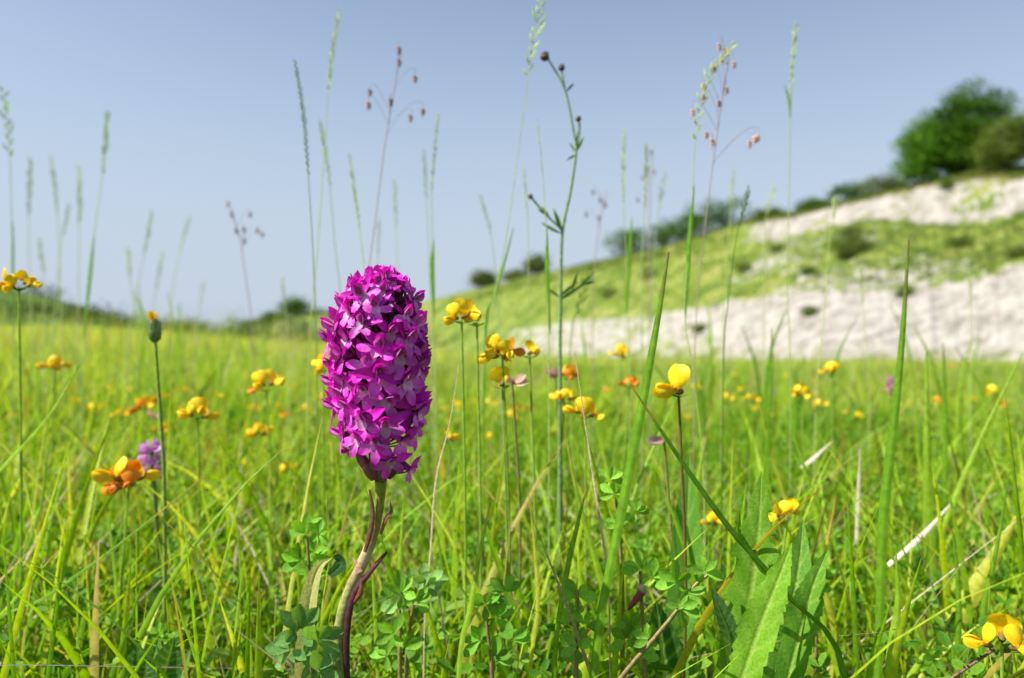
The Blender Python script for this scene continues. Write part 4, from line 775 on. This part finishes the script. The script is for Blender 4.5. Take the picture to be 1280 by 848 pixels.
for q in range(12): a = q * 2.4; m.petal(b0 + Vector((-.0008 + math.cos(a) * .0008, math.sin(a) * .0008, .0088)), (-.15 + math.cos(a) * .35, math.sin(a) * .35, 1), (math.cos(a), math.sin(a), 0), .0058, .0017, 1, .4, -.1, .1, YC0, YC1, 3, 2)
m.build('petal_tuft', M_YEL, bp)

# ------------------------------------------------------------------ leaves in the foreground
def big_leaf(mb, path, wpx, d, nrm, prof, teeth=0., nteeth=9, fold=.22, c0=(.14, .33, .02), cm=(.38, .54, .10), veins=9, side=(1, 1), dd=None, rows_n=96, nc_=17, wave=0.):
    dd = dd or [0] * len(path); q = spline([P(a_, b_, d + e_) for (a_, b_), e_ in zip(path, dd)], rows_n); nrm = Vector(nrm); rows = []; cols = []
    c0 = np.array(c0); cm = np.array(cm); ph = random.random() * 6
    for i in range(rows_n):
        u = i / (rows_n - 1); t = (q[min(i + 1, rows_n - 1)] - q[max(i - 1, 0)]).normalized(); nn = (nrm - t * nrm.dot(t)).normalized(); sd_ = t.cross(nn)
        w0 = float(np.interp(u, [k / (len(prof) - 1) for k in range(len(prof))], prof)) * wpx / FX * d / 2; r_ = []; c_ = []
        for j in range(nc_):
            v = -1 + 2 * j / (nc_ - 1); fr = (u * nteeth + .35 * math.sin(u * 23 + ph)) % 1; tw = 1 - teeth * (side[0] if v < 0 else side[1]) * ((1 - fr) ** 1.4) ; av = abs(v); wd = w0 * (1 if av < .5 else 1 + (tw - 1) * (av - .5) * 2)
            vph = (u * veins + av * 1.1) % 1; ridge = math.exp(-((vph - .5) / .13) ** 2); mid = math.exp(-(v / .07) ** 2)
            puff = (1 - ridge) * .045 * w0 * (1 - av) * min(1, av * 5)
            r_.append(q[i] + sd_ * (v * wd) + nn * (fold * av * wd + puff - mid * .04 * w0 + wave * w0 * math.sin(u * 17 + ph + (2 if v > 0 else 0)) * av ** 2))
            k = max(mid, ridge * .45 * (1 - .5 * av)); c_.append(tuple(c0 * (1 - k) + cm * k))
        rows.append(r_); cols.append(c_)
    mb.grid(rows, cols)
def leafy_thing(name, label, cat, foot_px, d, leaves, stem=None):
    rt = P(foot_px, 430, d); rt.z = 0; t = thing(name, rt, label, cat)
    for kw in leaves: m = MB(); big_leaf(m, **kw); m.build('leaf', M_LEAF, t, rt)
    return t
random.seed(14); PR = [.0, .30, .55, .78, .95, 1, .95, .85, .7, .5]; LN = [0, .35, .62, .85, 1, 1, .9, .75, .55, .35]
tp_ = [(952, 588), (950, 650), (943, 720), (934, 790), (925, 870), (922, 960)]
leafy_thing('toothed_leaf_plant', 'clump of large toothed green leaves standing in the right foreground', 'leafy plant', 925, .26, [
    dict(path=tp_, wpx=80, d=.25, nrm=(-.6, -1, .45), prof=PR, teeth=.58, nteeth=8, side=(1, .6), wave=.12),
    dict(path=[(990, 678), (972, 728), (950, 785), (925, 860), (905, 950)], wpx=50, d=.240, nrm=(-.5, -1, .5), prof=LN, teeth=.2, nteeth=13, wave=.12, fold=.3, c0=(.19, .40, .025)),
    dict(path=[(1004, 648), (1000, 700), (990, 760), (972, 830), (950, 950)], wpx=42, d=.275, nrm=(-.5, -1, .1), prof=LN, teeth=.12, nteeth=12, fold=.5, c0=(.14, .33, .05), wave=.06),
    dict(path=[(1036, 685), (1018, 730), (1004, 780), (985, 850), (960, 950)], wpx=42, d=.262, nrm=(-.6, -1, .2), prof=LN, teeth=.15, nteeth=14, fold=.55, c0=(.13, .32, .03), wave=.1),
    dict(path=[(888, 732), (900, 765), (912, 800), (915, 860)], wpx=26, d=.245, nrm=(.3, -1, .4), prof=LN, teeth=.1, fold=.4, c0=(.10, .22, .07)),
    dict(path=[(924, 636), (922, 680), (928, 740), (928, 820)], wpx=16, d=.255, nrm=(.5, -1, .2), prof=LN, teeth=.2, fold=.4)])
leafy_thing('broad_leaf_plant', 'upright glossy leaf pair behind the small trefoil shoot', 'leafy plant', 855, .33, [
    dict(path=[(862, 566), (860, 640), (858, 720), (852, 800), (850, 900)], wpx=44, d=.33, nrm=(-.4, -1, .2), prof=LN, teeth=.08, nteeth=12, fold=.35, c0=(.13, .34, .04)),
    dict(path=[(820, 750), (826, 800), (832, 860), (836, 920)], wpx=52, d=.31, nrm=(0, -1, .3), prof=LN, teeth=.08, nteeth=12, fold=.3, c0=(.04, .13, .02))])
leafy_thing('ovate_leaf_rosette', 'cluster of rounded green leaves at the bottom left', 'leafy plant', 200, .30, [
    dict(path=[(172, 796), (172, 822), (176, 850), (185, 900)], wpx=32, d=.30, nrm=(-.3, -1, .3), prof=[0, .6, .9, 1, 1, .9, .6, .3], fold=.3, c0=(.06, .17, .03)),
    dict(path=[(199, 798), (192, 822), (186, 850), (185, 900)], wpx=30, d=.295, nrm=(-.1, -1, .5), prof=[0, .6, .9, 1, 1, .9, .6, .3], fold=.3, c0=(.09, .22, .04)),
    dict(path=[(218, 796), (212, 822), (204, 850), (195, 900)], wpx=34, d=.29, nrm=(.3, -1, .3), prof=[0, .6, .9, 1, 1, .9, .6, .3], fold=.35, c0=(.06, .18, .04)),
    dict(path=[(183, 826), (182, 845), (182, 870), (186, 900)], wpx=38, d=.28, nrm=(0, -1, .2), prof=[0, .7, 1, 1, 1, .8, .5], fold=.3, c0=(.05, .14, .03)),
    dict(path=[(238, 812), (230, 835), (222, 860), (205, 900)], wpx=26, d=.30, nrm=(-.3, -1, .5), prof=LN, fold=.3, c0=(.14, .28, .09))])
leafy_thing('broad_leaf_plant', 'broad dull green leaf standing above the rounded leaves at bottom left', 'leafy plant', 208, .40, [
    dict(path=[(202, 690), (203, 735), (204, 790), (205, 850)], wpx=34, d=.40, nrm=(-.2, -1, .3), prof=LN, fold=.25, c0=(.09, .20, .04))])
leafy_thing('curved_leaf', 'wide light green leaf arching to the right of the orchid stem', 'leaf', 540, .36, [
    dict(path=[(628, 728), (600, 736), (572, 750), (548, 772), (536, 800), (532, 860)], wpx=30, d=.36, nrm=(-.2, -.8, .8), prof=LN, fold=.25, c0=(.22, .36, .05), cm=(.3, .42, .1), dd=[.03, .02, .01, 0, 0, 0])])
leafy_thing('orchid_leaf', 'pale yellow striped withering leaf with curled tip beside the orchid foot', 'leaf', 385, .252, [
    dict(path=[(416, 697), (400, 708), (390, 735), (384, 780), (380, 850), (380, 940)], wpx=24, d=.252, nrm=(-.2, -1, .2), prof=[0, .4, .8, 1, 1, .95, .8], fold=.3, c0=(.50, .48, .16), cm=(.62, .58, .28), veins=3),
    dict(path=[(417, 696), (424, 698), (426, 706), (412, 720)], wpx=18, d=.25, nrm=(-.5, -1, -.2), prof=[.2, .9, 1, .5], fold=.2, c0=(.035, .10, .03), cm=(.1, .18, .06))])

# trefoil shoots with leaflets
def shoot(label, d, stem_path, nodes, col=(.17, .36, .035), sc_col=(.24, .18, .06), Lp=24, extra=None):
    q0 = P(*stem_path[-1], d); rt = Vector((q0.x, d, 0)); t = thing('trefoil_shoot', rt, label, 'leafy plant')
    q = [P(a_, b_, d) - rt for a_, b_ in stem_path]
    q.append(Vector((q[-1].x, .003, 0)) if q[-1].z > .01 else q[-1] + Vector((0, 0, -.005)))
    m = MB(); m.tube(spline(q, 24), [.0005 + .0005 * i / 23 for i in range(24)], sc_col, 7); m.build('stem', M_STEM, t)
    for (a_, b_, s_, base) in nodes:
        c = P(a_, b_, d + random.uniform(-.004, .004)) - rt
        for k in range(5):
            ang = base + (-1.25, -.45, .45, 1.25, PI)[k] + random.uniform(-.3, .3); L = s_ * Lp / FX * d * (1.0 if k < 4 else .7) * random.uniform(.8, 1.05)
            dr = Vector((math.sin(ang), random.uniform(-.6, .4), math.cos(ang) * .9)); nn = Vector((random.uniform(-.5, .5), -1, random.uniform(.2, .9))); m = MB()
            cc = np.array(col) * random.uniform(.75, 1.35); m.petal(c + dr * .0006, dr, nn, L, L * .56, 1.25, .62, random.uniform(-.25, .2), random.uniform(.15, .5), tuple(cc * 1.2), tuple(cc), 7, 6, 1, .008); m.build('leaflet', M_LEAF, t)
    return t
random.seed(31)
shoot('trefoil shoot with a reddish slanting stem in front of the toothed leaves', .25, [(886, 718), (866, 735), (845, 765), (812, 805), (775, 850), (735, 920)], [(880, 716, 1, .2), (846, 728, 1.1, -.6), (850, 760, 1, 1.6), (860, 742, .9, 2.6), (812, 800, .9, -.8)])
shoot('trefoil shoot carrying a red pod left of the reddish stemmed shoot', .262, [(800, 715), (803, 770), (806, 840)], [(800, 712, 1, -.5), (815, 722, 1, .8), (782, 800, 1.1, -.6), (800, 820, 1, .6), (790, 785, 1, 0)])
shoot('small trefoil shoot low behind the thin straw stalk', .26, [(722, 738), (722, 790), (720, 850)], [(722, 745, 1, 0), (716, 770, .9, -.6), (732, 782, .8, .7), (722, 810, 1.1, -.3), (712, 830, 1, 1)])
shoot('trefoil shoot with tiny leaves high behind the tall broad blade', .28, [(770, 620), (774, 670), (778, 760)], [(768, 618, .8, -.4), (762, 600, .7, .6), (795, 640, .7, .5), (775, 655, .7, -.8)], col=(.20,.40,.04))
shoot('trefoil shoot left of the orchid stem at mid height', .27, [(384, 672), (388, 740), (392, 830)], [(382, 668, 1.1, -.4), (392, 690, 1, .7), (376, 700, 1, -1), (388, 720, 1, .2), (398, 668, .7, .9)], col=(.17,.38,.03))
shoot('large leaved trefoil at the foot of the orchid', .24, [(384, 790), (388, 830), (392, 880)], [(376, 788, 1.5, -.5), (398, 800, 1.4, .9), (385, 825, 1.5, 1.6), (364, 812, 1.3, -1.2), (398, 838, 1.4, .4)], col=(.13,.27,.07))
shoot('low trefoil shoot right of the orchid stem', .27, [(500, 745), (500, 800), (500, 850)], [(502, 742, 1.1, .2), (520, 752, .9, .9), (492, 792, 1, -.7), (505, 812, 1.1, .6), (484, 820, 1, -.2)])
shoot('trefoil shoot in the bottom centre between blades', .27, [(606, 760), (612, 810), (615, 850)], [(606, 756, 1.1, 0), (620, 772, 1, 1), (600, 800, 1.1, -1), (618, 822, 1.2, .5), (640, 800, 1, .2), (632, 740, 1, -.3)], col=(.14,.33,.03))
shoot('bluish trefoil leaflets lying open near the arching wide leaf', .29, [(520, 735), (512, 790), (508, 850)], [(508, 752, 1.3, -1.3), (522, 738, 1.2, .8), (534, 728, 1, .3)], col=(.22,.38,.11))
random.seed(55)
for k in range(34):      # more shoots woven through the near sward
    d = random.uniform(.29, .55); px = random.uniform(-60, 1340); zt = random.uniform(.05, .10); py = HY + (H - zt) / d * FX
    if 330 < px < 520: d += .1; py = HY + (H - zt) / d * FX
    shoot('blurred trefoil shoot low in the grass between taller blades', d, [(px, py), (px + 4, py + 30)], [(px + random.uniform(-12, 12), py + random.uniform(-4, 24), random.uniform(.7, 1), random.uniform(-1, 1)) for _ in range(4)], Lp=22 * .27 / d * 1.1)['group'] = 'trefoil shoots woven through the near sward'
# red pod, dry twig, faded florets
d = .26; m = MB(); rt = P(800, 745, d); m.tube(spline([P(805, 733, d) - rt, P(801, 742, d) - rt, P(792, 753, d) - rt, P(785, 763, d) - rt], 8), [.0006, .0012, .0014, .0013, .0011, .0010, .0008, .0003], [(.42, .34, .22)] * 2 + [(.22, .03, .04)] * 6, 8)
m.petal(P(796, 733, d) - rt, (1, 0, .05), (0, -1, .5), .0035, .0016, 1, .5, .1, .2, (.5, .36, .22), (.4, .2, .14), 4, 2); o = m.build('seed_pod', M_STEM); o.location = rt; setp(o, 'dark red seed pod hanging in the trefoil leaves', 'seed pod')
d = .25; q = world_path([(1243, 812), (1225, 824), (1205, 838), (1180, 856), (1140, 900)], d); rt = q[-1]; m = MB(); q = spline([p - rt for p in q], 30); m.tube(q, .0005, (.20, .09, .07), 6)
for i in range(1, 14): m.blob(q[i], .0004, .0018, (random.uniform(-1, 1), random.uniform(-1, 1), random.uniform(0, 1)), (.16, .07, .06), 4, 3)
o = m.build('dry_twig', M_STEM); o.location = rt; setp(o, 'thin brown spiky twig beside the lower right yellow flower', 'twig')
for (px, py, d, n_, lab) in ((640, 478, .36, 3, 'faded reddish white flower remains under the many flowered yellow head'), (694, 472, .44, 3, 'faded pinkish white petals left of the orange flower'), (830, 550, .34, 4, 'withered pinkish flower right of the tall broad blade'), (508, 505, .6, 2, 'faded pinkish floret low behind the orchid head'), (193, 522, .6, 2, 'faded reddish floret under the orange cluster')):
    hd = P(px, py, d); rt = Vector((hd.x, d, 0)); t = thing('faded_flower', rt, lab, 'faded flower'); hh = hd - rt; m = MB(); m.tube(spline([(0, 0, 0), hh * .6 + Vector((.004, 0, 0)), hh], 8), .0006, (.2, .2, .06), 6); m.build('stem', M_STEM, t)
    for k in range(n_): a = random.uniform(-1.9, 1.9); m = MB(); m.petal(hh, (math.sin(a), -.3, math.cos(a) * .5), (0, -1, .4), .009, .004, 1, .6, .2, .3, (.6, .30, .22), (.66, .5, .42), 5, 3, 1, .02); m.build('petal', M_PINK, t)
